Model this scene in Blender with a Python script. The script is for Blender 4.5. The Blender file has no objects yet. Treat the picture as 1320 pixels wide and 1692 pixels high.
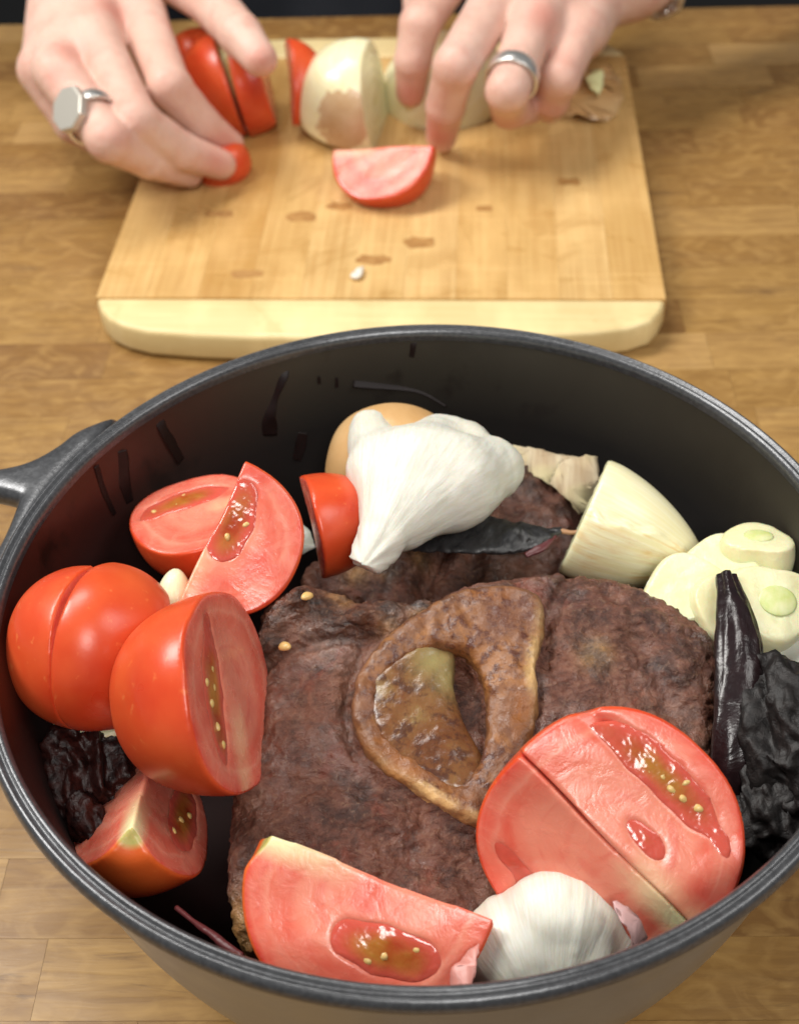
import bpy, bmesh, math, random
import numpy as np
from mathutils import Vector, Matrix

random.seed(4); rng = np.random.default_rng(4)
scn = bpy.context.scene
COL = scn.collection

# ------------------------------------------------------------------ camera
S = 0.76
PW, PH = 1320.0, 1692.0
FPX, PITCH, ROLL = 2195.3, 0.7608, -0.0416
CAM = np.array([0, 0, 0.4357 * S])
fw = np.array([0, math.cos(PITCH), -math.sin(PITCH)])
_rt = np.array([1.0, 0, 0]); _up = np.cross(_rt, fw)
AR = math.cos(ROLL) * _rt + math.sin(ROLL) * _up
AU = -math.sin(ROLL) * _rt + math.cos(ROLL) * _up
AT = -fw
cam = bpy.data.cameras.new('camera'); camo = bpy.data.objects.new('camera', cam); COL.objects.link(camo)
camo.matrix_world = Matrix(((AR[0], AU[0], AT[0], CAM[0]), (AR[1], AU[1], AT[1], CAM[1]), (AR[2], AU[2], AT[2], CAM[2]), (0, 0, 0, 1)))
cam.sensor_fit = 'VERTICAL'; cam.sensor_height = 24; cam.lens = 24 * FPX / PH
cam.clip_start = 0.01; cam.clip_end = 50
cam.dof.use_dof = True; cam.dof.focus_distance = 0.325; cam.dof.aperture_fstop = 11
scn.camera = camo

# ------------------------------------------------------------------ light
w = bpy.data.worlds.new('World'); scn.world = w; w.use_nodes = True
w.node_tree.nodes['Background'].inputs[0].default_value = (0.95, 0.97, 1.0, 1)
w.node_tree.nodes['Background'].inputs[1].default_value = 0.14

def area(name, loc, tgt, size, power, col=(1, 1, 1), sy=None):
    l = bpy.data.lights.new(name, 'AREA'); l.energy = power; l.color = col; l.size = size
    if sy: l.shape = 'RECTANGLE'; l.size_y = sy
    o = bpy.data.objects.new(name, l); COL.objects.link(o); o.location = loc
    o.rotation_euler = (Vector(tgt) - Vector(loc)).to_track_quat('-Z', 'Y').to_euler()
    return o
area('key_lamp', (-0.85, 0.50, 1.05), (0, 0.26, 0.05), 0.42, 14.5, (1.0, 0.97, 0.92))
area('ceiling_lamp', (-0.40, 0.88, 1.45), (0, 0.4, 0.0), 0.7, 13.0, (1.0, 0.97, 0.92), 0.4)
area('front_lamp', (0.15, -0.75, 1.25), (0, 0.3, 0.05), 0.45, 12.0, (1.0, 0.975, 0.93))
area('side_lamp', (0.95, 0.05, 1.15), (0, 0.35, 0.05), 0.6, 6.5, (1.0, 0.975, 0.93))
scn.view_settings.view_transform = 'Standard'; scn.view_settings.look = 'None'
scn.view_settings.exposure = -0.04; scn.view_settings.gamma = 1.0
scn.render.engine = 'CYCLES'
scn.cycles.use_denoising = True
scn.cycles.max_bounces = 8

# ------------------------------------------------------------------ placement helpers
def ray(px, py):
    d = fw + AR * (px - PW / 2) / FPX - AU * (py - PH / 2) / FPX
    return d
def at(px, py, z):
    d = ray(px, py); return CAM + d * ((z - CAM[2]) / d[2])
def at_plane(px, py, o, n):
    d = ray(px, py); return CAM + d * (np.dot(o - CAM, n) / np.dot(d, n))
def dirc(a, b, c):
    v = a * AR + b * AU + c * AT; return v / np.linalg.norm(v)
def nrm(v):
    v = np.asarray(v, float); return v / np.linalg.norm(v)
def frame(zax, xax, loc):
    z = nrm(zax); x = np.asarray(xax, float); x = nrm(x - z * np.dot(x, z)); y = np.cross(z, x)
    return Matrix(((x[0], y[0], z[0], loc[0]), (x[1], y[1], z[1], loc[1]), (x[2], y[2], z[2], loc[2]), (0, 0, 0, 1)))

# ------------------------------------------------------------------ object helpers
def tag(o, label=None, cat=None, group=None, kind=None):
    if label: o['label'] = label
    if cat: o['category'] = cat
    if group: o['group'] = group
    if kind: o['kind'] = kind
    return o
def mesh(name, V, F, mat=None, parent=None, smooth=True, mw=None, attrs=None):
    me = bpy.data.meshes.new(name)
    V = np.asarray(V, np.float32)
    if isinstance(F, np.ndarray) and F.ndim == 2:
        n, k = F.shape
        me.vertices.add(len(V)); me.vertices.foreach_set('co', V.ravel())
        me.loops.add(n * k); me.loops.foreach_set('vertex_index', F.astype(np.int32).ravel())
        me.polygons.add(n); me.polygons.foreach_set('loop_start', np.arange(0, n * k, k, dtype=np.int32))
        me.update(calc_edges=True); me.validate()
    else:
        me.from_pydata([tuple(map(float, v)) for v in V], [], [tuple(map(int, f)) for f in F]); me.update()
    if smooth: me.polygons.foreach_set('use_smooth', np.ones(len(me.polygons), bool))
    if attrs:
        for k, v in attrs.items():
            v = np.asarray(v, np.float32)
            if v.ndim == 1:
                a = me.attributes.new(k, 'FLOAT', 'POINT'); a.data.foreach_set('value', v)
            else:
                a = me.attributes.new(k, 'FLOAT_VECTOR', 'POINT'); a.data.foreach_set('vector', v.ravel())
    if mat: me.materials.append(mat)
    o = bpy.data.objects.new(name, me); COL.objects.link(o)
    if mw is not None: o.matrix_world = mw
    if parent is not None: o.parent = parent
    return o
def empty(name, loc=(0, 0, 0)):
    o = bpy.data.objects.new(name, None); COL.objects.link(o); o.location = loc; o.empty_display_size = 0.02; return o
def bevel(o, w, seg=2, ang=40):
    m = o.modifiers.new('bevel', 'BEVEL'); m.width = w; m.segments = seg; m.limit_method = 'ANGLE'; m.angle_limit = math.radians(ang)
    return o

# ------------------------------------------------------------------ numpy noise + surface nets
def _h(ix, iy, iz, seed):
    n = (ix.astype(np.int64) * 374761393 + iy.astype(np.int64) * 668265263 + iz.astype(np.int64) * 2147483647 + seed * 144665) & 0xffffffff
    n = ((n ^ (n >> 13)) * 1274126177) & 0xffffffff
    n = ((n ^ (n >> 16)) * 2246822519) & 0xffffffff
    return ((n ^ (n >> 15)) & 0xffff) / 32767.5 - 1.0
def vnoise(P, seed=0):
    P = np.asarray(P, float); i = np.floor(P).astype(np.int64); f = P - i; f = f * f * f * (f * (f * 6 - 15) + 10)
    out = 0
    for a in (0, 1):
        for b in (0, 1):
            for c in (0, 1):
                wgt = (f[..., 0] if a else 1 - f[..., 0]) * (f[..., 1] if b else 1 - f[..., 1]) * (f[..., 2] if c else 1 - f[..., 2])
                out = out + wgt * _h(i[..., 0] + a, i[..., 1] + b, i[..., 2] + c, seed)
    return out
def fbm(P, seed=0, oct=4, gain=0.5):
    s = 0; a = 1.0; P = np.asarray(P, float)
    for k in range(oct):
        s = s + a * vnoise(P * (2.03 ** k) + 7.3 * k, seed + k); a *= gain
    return s
def surface_nets(D, org, h):
    D = D.astype(np.float32); nx, ny, nz = D.shape
    s = D < 0
    c = [s[a:nx - 1 + a, b:ny - 1 + b, d:nz - 1 + d] for a in (0, 1) for b in (0, 1) for d in (0, 1)]
    cnt = sum(x.astype(np.int8) for x in c)
    act = (cnt > 0) & (cnt < 8)
    idx = np.argwhere(act); vid = np.full(act.shape, -1, np.int32); vid[act] = np.arange(len(idx))
    corners = [(a, b, d) for a in (0, 1) for b in (0, 1) for d in (0, 1)]
    acc = np.zeros((len(idx), 3)); num = np.zeros(len(idx))
    val = {q: D[idx[:, 0] + q[0], idx[:, 1] + q[1], idx[:, 2] + q[2]] for q in corners}
    for q in corners:
        for ax in range(3):
            if q[ax]: continue
            p = list(q); p[ax] = 1; p = tuple(p)
            v0, v1 = val[q], val[p]; m = (v0 < 0) != (v1 < 0)
            t = np.where(m, v0 / np.where(m, v0 - v1, 1), 0)
            pt = np.zeros((len(idx), 3)); pt[:] = q; pt[:, ax] = t
            acc += pt * m[:, None]; num += m
    V = (idx + acc / num[:, None]) * h + np.asarray(org)
    Q = []
    for ax in range(3):
        o1, o2 = [(1, 2), (2, 0), (0, 1)][ax]
        sl0 = [slice(None)] * 3; sl1 = [slice(None)] * 3
        sl0[ax] = slice(0, -1); sl1[ax] = slice(1, None)
        for o in (o1, o2): sl0[o] = slice(1, -1); sl1[o] = slice(1, -1)
        a, b = s[tuple(sl0)], s[tuple(sl1)]
        e = np.argwhere(a != b)
        if not len(e): continue
        flip = a[e[:, 0], e[:, 1], e[:, 2]]
        base = e.copy(); base[:, o1] += 1; base[:, o2] += 1
        def g(d1, d2):
            k = base.copy(); k[:, o1] -= d1; k[:, o2] -= d2; return vid[k[:, 0], k[:, 1], k[:, 2]]
        q = np.stack([g(1, 1), g(0, 1), g(0, 0), g(1, 0)], 1)
        q = np.where(flip[:, None], q, q[:, ::-1]); Q.append(q)
    F = np.concatenate(Q); F = F[(F >= 0).all(1)]
    return V, F
def grid(lo, hi, h):
    lo = np.asarray(lo, float) - 2 * h; hi = np.asarray(hi, float) + 2 * h
    ax = [np.arange(lo[i], hi[i] + h, h, dtype=np.float32) for i in range(3)]
    return np.meshgrid(*ax, indexing='ij'), lo
def vnormals(V, F):
    N = np.zeros_like(V); a = V[F[:, 2]] - V[F[:, 0]]; b = V[F[:, 3]] - V[F[:, 1]]; n = np.cross(a, b)
    for k in range(4): np.add.at(N, F[:, k], n)
    return N / (np.linalg.norm(N, axis=1)[:, None] + 1e-12)
def relax(V, F, it=1, lam=0.5):
    E = np.concatenate([F[:, [0, 1]], F[:, [1, 2]], F[:, [2, 3]], F[:, [3, 0]]])
    for _ in range(it):
        A = np.zeros_like(V); n = np.zeros(len(V))
        np.add.at(A, E[:, 0], V[E[:, 1]]); np.add.at(A, E[:, 1], V[E[:, 0]])
        np.add.at(n, E[:, 0], 1); np.add.at(n, E[:, 1], 1)
        V = V * (1 - lam) + lam * A / np.maximum(n, 1)[:, None]
    return V
def smin(a, b, k):
    h = np.clip(0.5 + 0.5 * (b - a) / k, 0, 1); return b * (1 - h) + a * h - k * h * (1 - h)
def smax(a, b, k): return -smin(-a, -b, k)
def poly2d(X, Y, pts):
    pts = np.asarray(pts, float); n = len(pts); d = np.full(X.shape, 1e9); ins = np.zeros(X.shape, bool)
    for i in range(n):
        a, b = pts[i], pts[(i + 1) % n]; e = b - a
        t = np.clip(((X - a[0]) * e[0] + (Y - a[1]) * e[1]) / (e @ e + 1e-15), 0, 1)
        d = np.minimum(d, np.hypot(X - a[0] - t * e[0], Y - a[1] - t * e[1]))
        c = ((a[1] > Y) != (b[1] > Y)) & (X < (b[0] - a[0]) * (Y - a[1]) / (b[1] - a[1] + 1e-15) + a[0]); ins ^= c
    return np.where(ins, -d, d)
def line2d(X, Y, pts):
    pts = np.asarray(pts, float); d = np.full(X.shape, 1e9)
    for a, b in zip(pts[:-1], pts[1:]):
        e = b - a; t = np.clip(((X - a[0]) * e[0] + (Y - a[1]) * e[1]) / (e @ e + 1e-15), 0, 1)
        d = np.minimum(d, np.hypot(X - a[0] - t * e[0], Y - a[1] - t * e[1]))
    return d
def spl(pts, n):
    pts = np.asarray(pts, float); m = len(pts); out = []
    P = np.vstack([2 * pts[0] - pts[1], pts, 2 * pts[-1] - pts[-2]])
    for t in np.linspace(0, m - 1 - 1e-6, n):
        i = int(t); f = t - i; p0, p1, p2, p3 = P[i:i + 4]
        out.append(0.5 * ((2 * p1) + (-p0 + p2) * f + (2 * p0 - 5 * p1 + 4 * p2 - p3) * f * f + (-p0 + 3 * p1 - 3 * p2 + p3) * f ** 3))
    return np.array(out)

# ------------------------------------------------------------------ material helpers
class NT:
    def __init__(s, name):
        s.m = bpy.data.materials.new(name); s.m.use_nodes = True; s.t = s.m.node_tree; s.b = s.t.nodes['Principled BSDF']
    def n(s, typ, **kw):
        x = s.t.nodes.new(typ)
        for k, v in kw.items():
            if k.startswith('i_'): x.inputs[k[2:].replace('_', ' ')].default_value = v
            else: setattr(x, k, v)
        return x
    def l(s, a, b): s.t.links.new(a, b)
    def set(s, **kw):
        for k, v in kw.items(): s.b.inputs[k.replace('_', ' ')].default_value = v
        return s
    def obj(s): return s.n('ShaderNodeTexCoord').outputs['Object']
    def map(s, v, scale=(1, 1, 1), rot=(0, 0, 0), rnd=False):
        m = s.n('ShaderNodeMapping'); m.inputs['Scale'].default_value = scale; m.inputs['Rotation'].default_value = rot; s.l(v, m.inputs['Vector'])
        if rnd:
            oi = s.n('ShaderNodeObjectInfo'); mul = s.n('ShaderNodeMath', operation='MULTIPLY'); mul.inputs[1].default_value = 37.0
            s.l(oi.outputs['Random'], mul.inputs[0]); s.l(mul.outputs[0], m.inputs['Location'])
        return m.outputs[0]
    def noise(s, v, scale, det=4, rough=0.55, dist=0.0):
        x = s.n('ShaderNodeTexNoise'); x.inputs['Scale'].default_value = scale; x.inputs['Detail'].default_value = det
        x.inputs['Roughness'].default_value = rough; x.inputs['Distortion'].default_value = dist; s.l(v, x.inputs['Vector']); return x.outputs['Fac']
    def ramp(s, v, stops, interp='LINEAR'):
        x = s.n('ShaderNodeValToRGB'); r = x.color_ramp; r.interpolation = interp
        while len(r.elements) < len(stops): r.elements.new(0.5)
        for e, (p, c) in zip(r.elements, stops):
            e.position = p; e.color = (c, c, c, 1) if isinstance(c, (int, float)) else (*c, 1)
        s.l(v, x.inputs[0]); return x.outputs[0]
    def mix(s, f, a, b, mode='MIX'):
        x = s.n('ShaderNodeMix', data_type='RGBA', blend_type=mode)
        for sock, v in ((x.inputs[0], f), (x.inputs[6], a), (x.inputs[7], b)):
            if isinstance(v, bpy.types.NodeSocket): s.l(v, sock)
            elif isinstance(v, (int, float)): sock.default_value = v
            else: sock.default_value = (*v, 1)
        return x.outputs[2]
    def math(s, op, a, b=0.5, clamp=False):
        x = s.n('ShaderNodeMath', operation=op, use_clamp=clamp)
        for sock, v in ((x.inputs[0], a), (x.inputs[1], b)):
            if isinstance(v, bpy.types.NodeSocket): s.l(v, sock)
            else: sock.default_value = v
        return x.outputs[0]
    def attr(s, name): return s.n('ShaderNodeAttribute', attribute_name=name)
    def sep(s, v):
        x = s.n('ShaderNodeSeparateXYZ'); s.l(v, x.inputs[0]); return x.outputs
    def bump(s, h, dist=0.001, strength=1.0, prev=None):
        x = s.n('ShaderNodeBump'); x.inputs['Distance'].default_value = dist; x.inputs['Strength'].default_value = strength; s.l(h, x.inputs['Height'])
        if prev is not None: s.l(prev, x.inputs['Normal'])
        return x.outputs[0]
    def out(s, col=None, rough=None, normal=None):
        for v, k in ((col, 'Base Color'), (rough, 'Roughness'), (normal, 'Normal')):
            if v is None: continue
            if isinstance(v, bpy.types.NodeSocket): s.l(v, s.b.inputs[k])
            else: s.b.inputs[k].default_value = v if isinstance(v, float) else (*v, 1)
        return s.m

def m_counter():
    t = NT('butcher_block_wood'); o = t.obj()
    v = t.map(o, (9, 90, 90), rnd=True)
    oi = t.n('ShaderNodeObjectInfo')
    base = t.ramp(oi.outputs['Random'], [(0, (0.215, 0.105, 0.028)), (0.3, (0.285, 0.150, 0.040)), (0.65, (0.345, 0.195, 0.055)), (0.9, (0.41, 0.240, 0.078)), (1, (0.50, 0.310, 0.120))])
    g = t.noise(v, 3.0, 6, 0.6, 1.2)
    w = t.noise(t.map(o, (26, 40, 40), rnd=True), 2.2, 3, 0.5, 2.0)
    c = t.mix(t.ramp(g, [(0.3, 0.0), (0.75, 0.75)]), base, (0.165, 0.078, 0.022))
    c = t.mix(t.ramp(w, [(0.45, 0.0), (0.7, 0.45)]), c, (0.45, 0.27, 0.088))
    # darker mineral streaks
    sg = t.noise(t.map(o, (7, 60, 60), (0, 0, 0.35), rnd=True), 1.6, 4, 0.6, 2.5)
    c = t.mix(t.ramp(sg, [(0.62, 0.0), (0.72, 0.55)]), c, (0.085, 0.045, 0.022))
    nb = t.bump(g, 0.0002, 0.6)
    r = t.ramp(t.noise(o, 45, 3), [(0.3, 0.34), (0.7, 0.50)])
    t.set(Specular_IOR_Level=0.5)
    return t.out(c, r, nb)
def m_bamboo(name, stops, dark, axis):
    t = NT(name); o = t.obj(); sc = (260, 7, 60) if axis == 'y' else (7, 260, 60)
    oi = t.n('ShaderNodeObjectInfo')
    base = t.ramp(oi.outputs['Random'], stops)
    g = t.noise(t.map(o, sc, rnd=True), 2.0, 4, 0.6, 0.3)
    b = t.noise(t.map(o, (30, 12, 10), rnd=True), 1.5, 3)
    c = t.mix(t.ramp(g, [(0.35, 0.0), (0.7, 0.6)]), base, dark)
    c = t.mix(t.ramp(b, [(0.45, 0.0), (0.75, 0.45)]), c, tuple(min(1, x * 1.35) for x in stops[-1][1]))
    for rz, sc_ in ((0.5, (14, 900, 1)), (-0.35, (16, 1000, 1)), (1.2, (12, 800, 1))):
        c = t.mix(t.ramp(t.noise(t.map(o, sc_, (0, 0, rz)), 1.0, 2, 0.5), [(0.67, 0.0), (0.71, 0.35)]), c, tuple(min(1, x * 1.5) for x in stops[-1][1]))
    wet = t.noise(t.map(o, (1, 1, 1), rnd=True), 26, 4, 0.6, 1.0)
    c = t.mix(t.ramp(wet, [(0.56, 0.0), (0.66, 0.30)]), c, tuple(x * 0.85 for x in dark))
    r = t.ramp(wet, [(0.4, 0.48), (0.65, 0.24)])
    return t.out(c, r, t.bump(g, 0.0001, 0.5))
def m_plain(name, col, rough=0.5, metal=0.0, bump=None, var=None, **kw):
    t = NT(name); t.set(Metallic=metal); t.set(**kw); o = t.obj(); c = col; nb = None
    if var: c = t.mix(t.ramp(t.noise(o, var[0], 5, 0.6), [(0.35, 0.0), (0.68, 1.0)]), col, var[1])
    if bump: nb = t.bump(t.noise(o, bump[0], 5, 0.6), bump[1], bump[2] if len(bump) > 2 else 0.6)
    return t.out(c, rough, nb)
def m_pot_out():
    t = NT('pot_exterior_enamel'); o = t.obj()
    n = t.noise(o, 700, 3, 0.6); b = t.noise(o, 60, 4)
    c = t.mix(t.ramp(b, [(0.3, 0.0), (0.7, 1.0)]), (0.150, 0.138, 0.116), (0.200, 0.185, 0.158))
    t.set(Specular_IOR_Level=0.65, Coat_Weight=0.35, Coat_Roughness=0.22)
    return t.out(c, t.ramp(b, [(0.3, 0.30), (0.7, 0.44)]), t.bump(n, 0.00008, 0.5))
def m_pot_in():
    t = NT('pot_interior_enamel'); o = t.obj()
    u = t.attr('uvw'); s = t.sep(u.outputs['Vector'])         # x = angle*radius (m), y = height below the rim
    film = t.noise(o, 14, 4, 0.6)
    spl_ = t.ramp(t.noise(o, 48, 4, 0.6), [(0.60, 0.0), (0.70, 0.7)])
    dry = t.mix(t.ramp(film, [(0.3, 0.0), (0.7, 1.0)]), (0.022, 0.018, 0.013), (0.048, 0.041, 0.030))
    # painted in: shade low on the wall, red tomato reflection on one side
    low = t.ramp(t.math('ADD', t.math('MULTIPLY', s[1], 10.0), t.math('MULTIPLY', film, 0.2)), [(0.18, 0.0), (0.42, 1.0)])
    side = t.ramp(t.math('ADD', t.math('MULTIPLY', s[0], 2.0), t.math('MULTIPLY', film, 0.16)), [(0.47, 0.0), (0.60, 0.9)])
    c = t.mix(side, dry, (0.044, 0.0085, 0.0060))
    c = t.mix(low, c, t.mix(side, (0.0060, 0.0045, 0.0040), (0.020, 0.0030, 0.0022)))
    c = t.mix(spl_, c, (0.007, 0.004, 0.0035))
    r = t.mix(t.math('MAXIMUM', spl_, t.math('MULTIPLY', side, 0.6)), (0.42, 0.42, 0.42), (0.22, 0.22, 0.22))
    r = t.mix(low, r, (0.75, 0.75, 0.75))
    t.set(Specular_IOR_Level=0.36)
    return t.out(c, r, t.bump(t.noise(o, 900, 3), 0.00006, 0.5))
def m_rim():
    t = NT('worn_rim_metal'); o = t.obj()
    n = t.noise(o, 800, 3, 0.6); b = t.noise(o, 40, 3)
    c = t.mix(t.ramp(n, [(0.4, 0.0), (0.65, 1.0)]), (0.066, 0.068, 0.073), (0.098, 0.101, 0.108))
    t.set(Metallic=0.45, Specular_IOR_Level=0.9)
    return t.out(c, t.ramp(b, [(0.3, 0.24), (0.7, 0.34)]), t.bump(n, 0.00012, 0.6))
def m_tomato():
    t = NT('tomato_skin_and_flesh'); o = t.map(t.obj(), (1, 1, 1), rnd=True)
    a = t.attr('tom'); s = t.sep(a.outputs['Vector'])         # depth under the skin (mm), distance from the axis, height along the axis
    sk = t.noise(o, 42, 4, 0.55)
    skin = t.mix(t.ramp(sk, [(0.3, 0.0), (0.7, 1.0)]), (0.58, 0.046, 0.014), (0.69, 0.105, 0.027))
    skin = t.mix(t.ramp(t.noise(o, 420, 2, 0.5), [(0.66, 0.0), (0.74, 0.35)]), skin, (0.80, 0.26, 0.08))
    stem = t.ramp(s[2], [(0.55, 0.0), (0.92, 1.0)])
    skin = t.mix(t.math('MULTIPLY', stem, 0.45), skin, (0.70, 0.16, 0.02))
    # stem scar
    scar = t.math('MULTIPLY', t.ramp(s[1], [(0.13, 1.0), (0.19, 0.0)]), t.ramp(s[2], [(0.45, 0.0), (0.6, 1.0)]))
    sc = t.mix(t.noise(o, 400, 3), (0.30, 0.30, 0.05), (0.62, 0.50, 0.20))
    skin = t.mix(scar, skin, sc)
    # flesh
    fib = t.noise(t.map(o, (1, 1, 1)), 190, 5, 0.62, 0.6)
    ring = t.ramp(t.math('ADD', t.math('DIVIDE', s[0], 12.0), t.math('MULTIPLY', t.math('SUBTRACT', t.noise(o, 85, 3, 0.6), 0.5), 0.45)), [(0.0, (0.64, 0.045, 0.030)), (0.10, (0.70, 0.105, 0.068)), (0.30, (0.74, 0.175, 0.115)), (0.40, (0.78, 0.25, 0.17)), (0.46, (0.72, 0.150, 0.095)), (0.70, (0.70, 0.120, 0.075)), (1.0, (0.76, 0.235, 0.155))])
    fl = t.mix(t.ramp(fib, [(0.35, 0.0), (0.72, 0.42)]), ring, (0.78, 0.27, 0.18))
    bv = t.n('ShaderNodeCombineXYZ'); t.l(t.math('MULTIPLY', s[0], 0.22), bv.inputs[0]); t.l(t.math('MULTIPLY', s[2], 1.6), bv.inputs[1]); t.l(t.math('MULTIPLY', s[1], 1.2), bv.inputs[2])
    band = t.noise(bv.outputs[0], 1.3, 2, 0.5, 1.0)
    fl = t.mix(t.ramp(band, [(0.48, 0.0), (0.68, 0.32)]), fl, (0.78, 0.27, 0.18))
    fl = t.mix(t.ramp(band, [(0.28, 0.4), (0.46, 0.0)]), fl, (0.66, 0.095, 0.065))
    blot = t.noise(o, 60, 3, 0.5)
    fl = t.mix(t.ramp(blot, [(0.55, 0.0), (0.70, 0.5)]), fl, (0.62, 0.055, 0.040))
    core = t.math('MULTIPLY', t.ramp(s[1], [(0.05, 1.0), (0.20, 0.0)]), t.ramp(t.math('ADD', s[2], t.math('MULTIPLY', fib, 0.3)), [(0.25, 0.0), (0.95, 1.0)]))
    fl = t.mix(core, fl, (0.80, 0.74, 0.42))
    isf = t.ramp(t.math('DIVIDE', s[0], 10.0), [(0.045, 0.0), (0.075, 1.0)])
    c = t.mix(isf, skin, fl)
    t.set(Subsurface_Weight=0.22, Subsurface_Scale=0.006, Specular_IOR_Level=0.5)
    t.b.inputs['Subsurface Radius'].default_value = (1.0, 0.25, 0.12)
    r = t.mix(isf, t.ramp(sk, [(0.3, 0.26), (0.7, 0.36)]), t.ramp(fib, [(0.35, 0.14), (0.7, 0.36)]))
    b1 = t.bump(t.math('MULTIPLY', fib, isf), 0.00035, 0.6)
    b1 = t.bump(t.noise(o, 900, 2), 0.00005, 0.4, b1)
    return t.out(c, r, b1)
def m_gel():
    t = NT('tomato_gel'); o = t.map(t.obj(), (1, 1, 1), rnd=True); n = t.noise(o, 130, 3, 0.5); n2 = t.noise(o, 60, 2)
    c = t.mix(t.ramp(n, [(0.35, 0.0), (0.65, 1.0)]), (0.40, 0.055, 0.014), (0.47, 0.20, 0.035))
    ed = t.math('ADD', t.attr('rim').outputs['Fac'], t.math('MULTIPLY', t.math('SUBTRACT', n2, 0.5), 1.1), True)
    c = t.mix(t.ramp(ed, [(0.05, 0.0), (0.95, 1.0)]), (0.66, 0.105, 0.070), c)
    t.set(Transmission_Weight=0.1, Subsurface_Weight=0.3, Subsurface_Scale=0.004, Specular_IOR_Level=0.7)
    return t.out(c, 0.12, t.bump(n, 0.0012, 0.7))
def m_onion():
    t = NT('onion_flesh'); o = t.map(t.obj(), (1, 1, 1), rnd=True)
    a = t.attr('oni'); s = t.sep(a.outputs['Vector'])         # depth mm, axis distance, height
    v = t.n('ShaderNodeCombineXYZ'); ang = t.attr('ang').outputs['Fac']; t.l(t.math('MULTIPLY', ang, 9.0), v.inputs[0]); t.l(t.math('MULTIPLY', s[2], 0.7), v.inputs[1])
    streak = t.noise(v.outputs[0], 2.0, 4, 0.6)
    out_ = t.mix(t.ramp(streak, [(0.35, 0.0), (0.7, 0.7)]), (0.82, 0.76, 0.45), (0.88, 0.85, 0.66))
    v2 = t.n('ShaderNodeCombineXYZ'); t.l(t.math('MULTIPLY', ang, 3.0), v2.inputs[0]); t.l(t.math('MULTIPLY', s[2], 1.1), v2.inputs[1])
    tan = t.math('MULTIPLY', t.ramp(t.noise(v2.outputs[0], 2.0, 5, 0.65, 0.6), [(0.46, 0.0), (0.66, 1.0)]), t.ramp(t.noise(o, 38, 3, 0.6), [(0.40, 0.25), (0.6, 1.0)]))
    tt = t.attr('tan').outputs['Fac']
    out_ = t.mix(t.math('MULTIPLY', tan, tt, True), out_, (0.72, 0.40, 0.10))
    rt_ = t.attr('rootend').outputs['Fac']
    rm = t.math('GREATER_THAN', t.math('ADD', s[2], t.math('MULTIPLY', t.math('SUBTRACT', t.noise(o, 70, 4, 0.65), 0.4), 0.55)), t.math('SUBTRACT', 1.06, t.math('MULTIPLY', rt_, 0.30)))
    out_ = t.mix(t.math('MULTIPLY', rm, t.math('GREATER_THAN', rt_, 0.01)), out_, t.mix(t.noise(o, 150, 4), (0.48, 0.27, 0.11), (0.70, 0.55, 0.36)))
    lay = t.n('ShaderNodeMath', operation='FRACT'); t.l(t.math('DIVIDE', s[0], 3.6), lay.inputs[0])
    cut = t.mix(t.ramp(lay.outputs[0], [(0.0, 1.0), (0.10, 0.1), (0.9, 0.0), (1.0, 1.0)]), (0.74, 0.74, 0.47), (0.62, 0.62, 0.30))
    isf = t.ramp(t.math('DIVIDE', s[0], 10.0), [(0.04, 0.0), (0.07, 1.0)])
    t.set(Subsurface_Weight=0.3, Subsurface_Scale=0.006)
    t.b.inputs['Subsurface Radius'].default_value = (1.0, 0.9, 0.5)
    return t.out(t.mix(isf, out_, cut), 0.20, t.bump(streak, 0.0003, 0.5))
def m_garlic():
    t = NT('garlic_paper'); o = t.map(t.obj(), (1, 1, 1), rnd=True)
    v = t.n('ShaderNodeCombineXYZ'); t.l(t.math('MULTIPLY', t.attr('ang').outputs['Fac'], 14.0), v.inputs[0]); t.l(t.math('MULTIPLY', t.attr('len').outputs['Fac'], 1.2), v.inputs[1])
    st = t.noise(v.outputs[0], 2.0, 5, 0.65, 0.3)
    c = t.mix(t.ramp(st, [(0.3, 0.0), (0.7, 1.0)]), (0.64, 0.62, 0.50), (0.73, 0.725, 0.67))
    ed = t.ramp(t.noise(o, 50, 4), [(0.58, 0.0), (0.75, 0.5)])
    c = t.mix(ed, c, (0.78, 0.70, 0.50))
    t.set(Subsurface_Weight=0.2, Subsurface_Scale=0.004)
    return t.out(c, 0.42, t.bump(st, 0.0004, 0.5))
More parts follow.
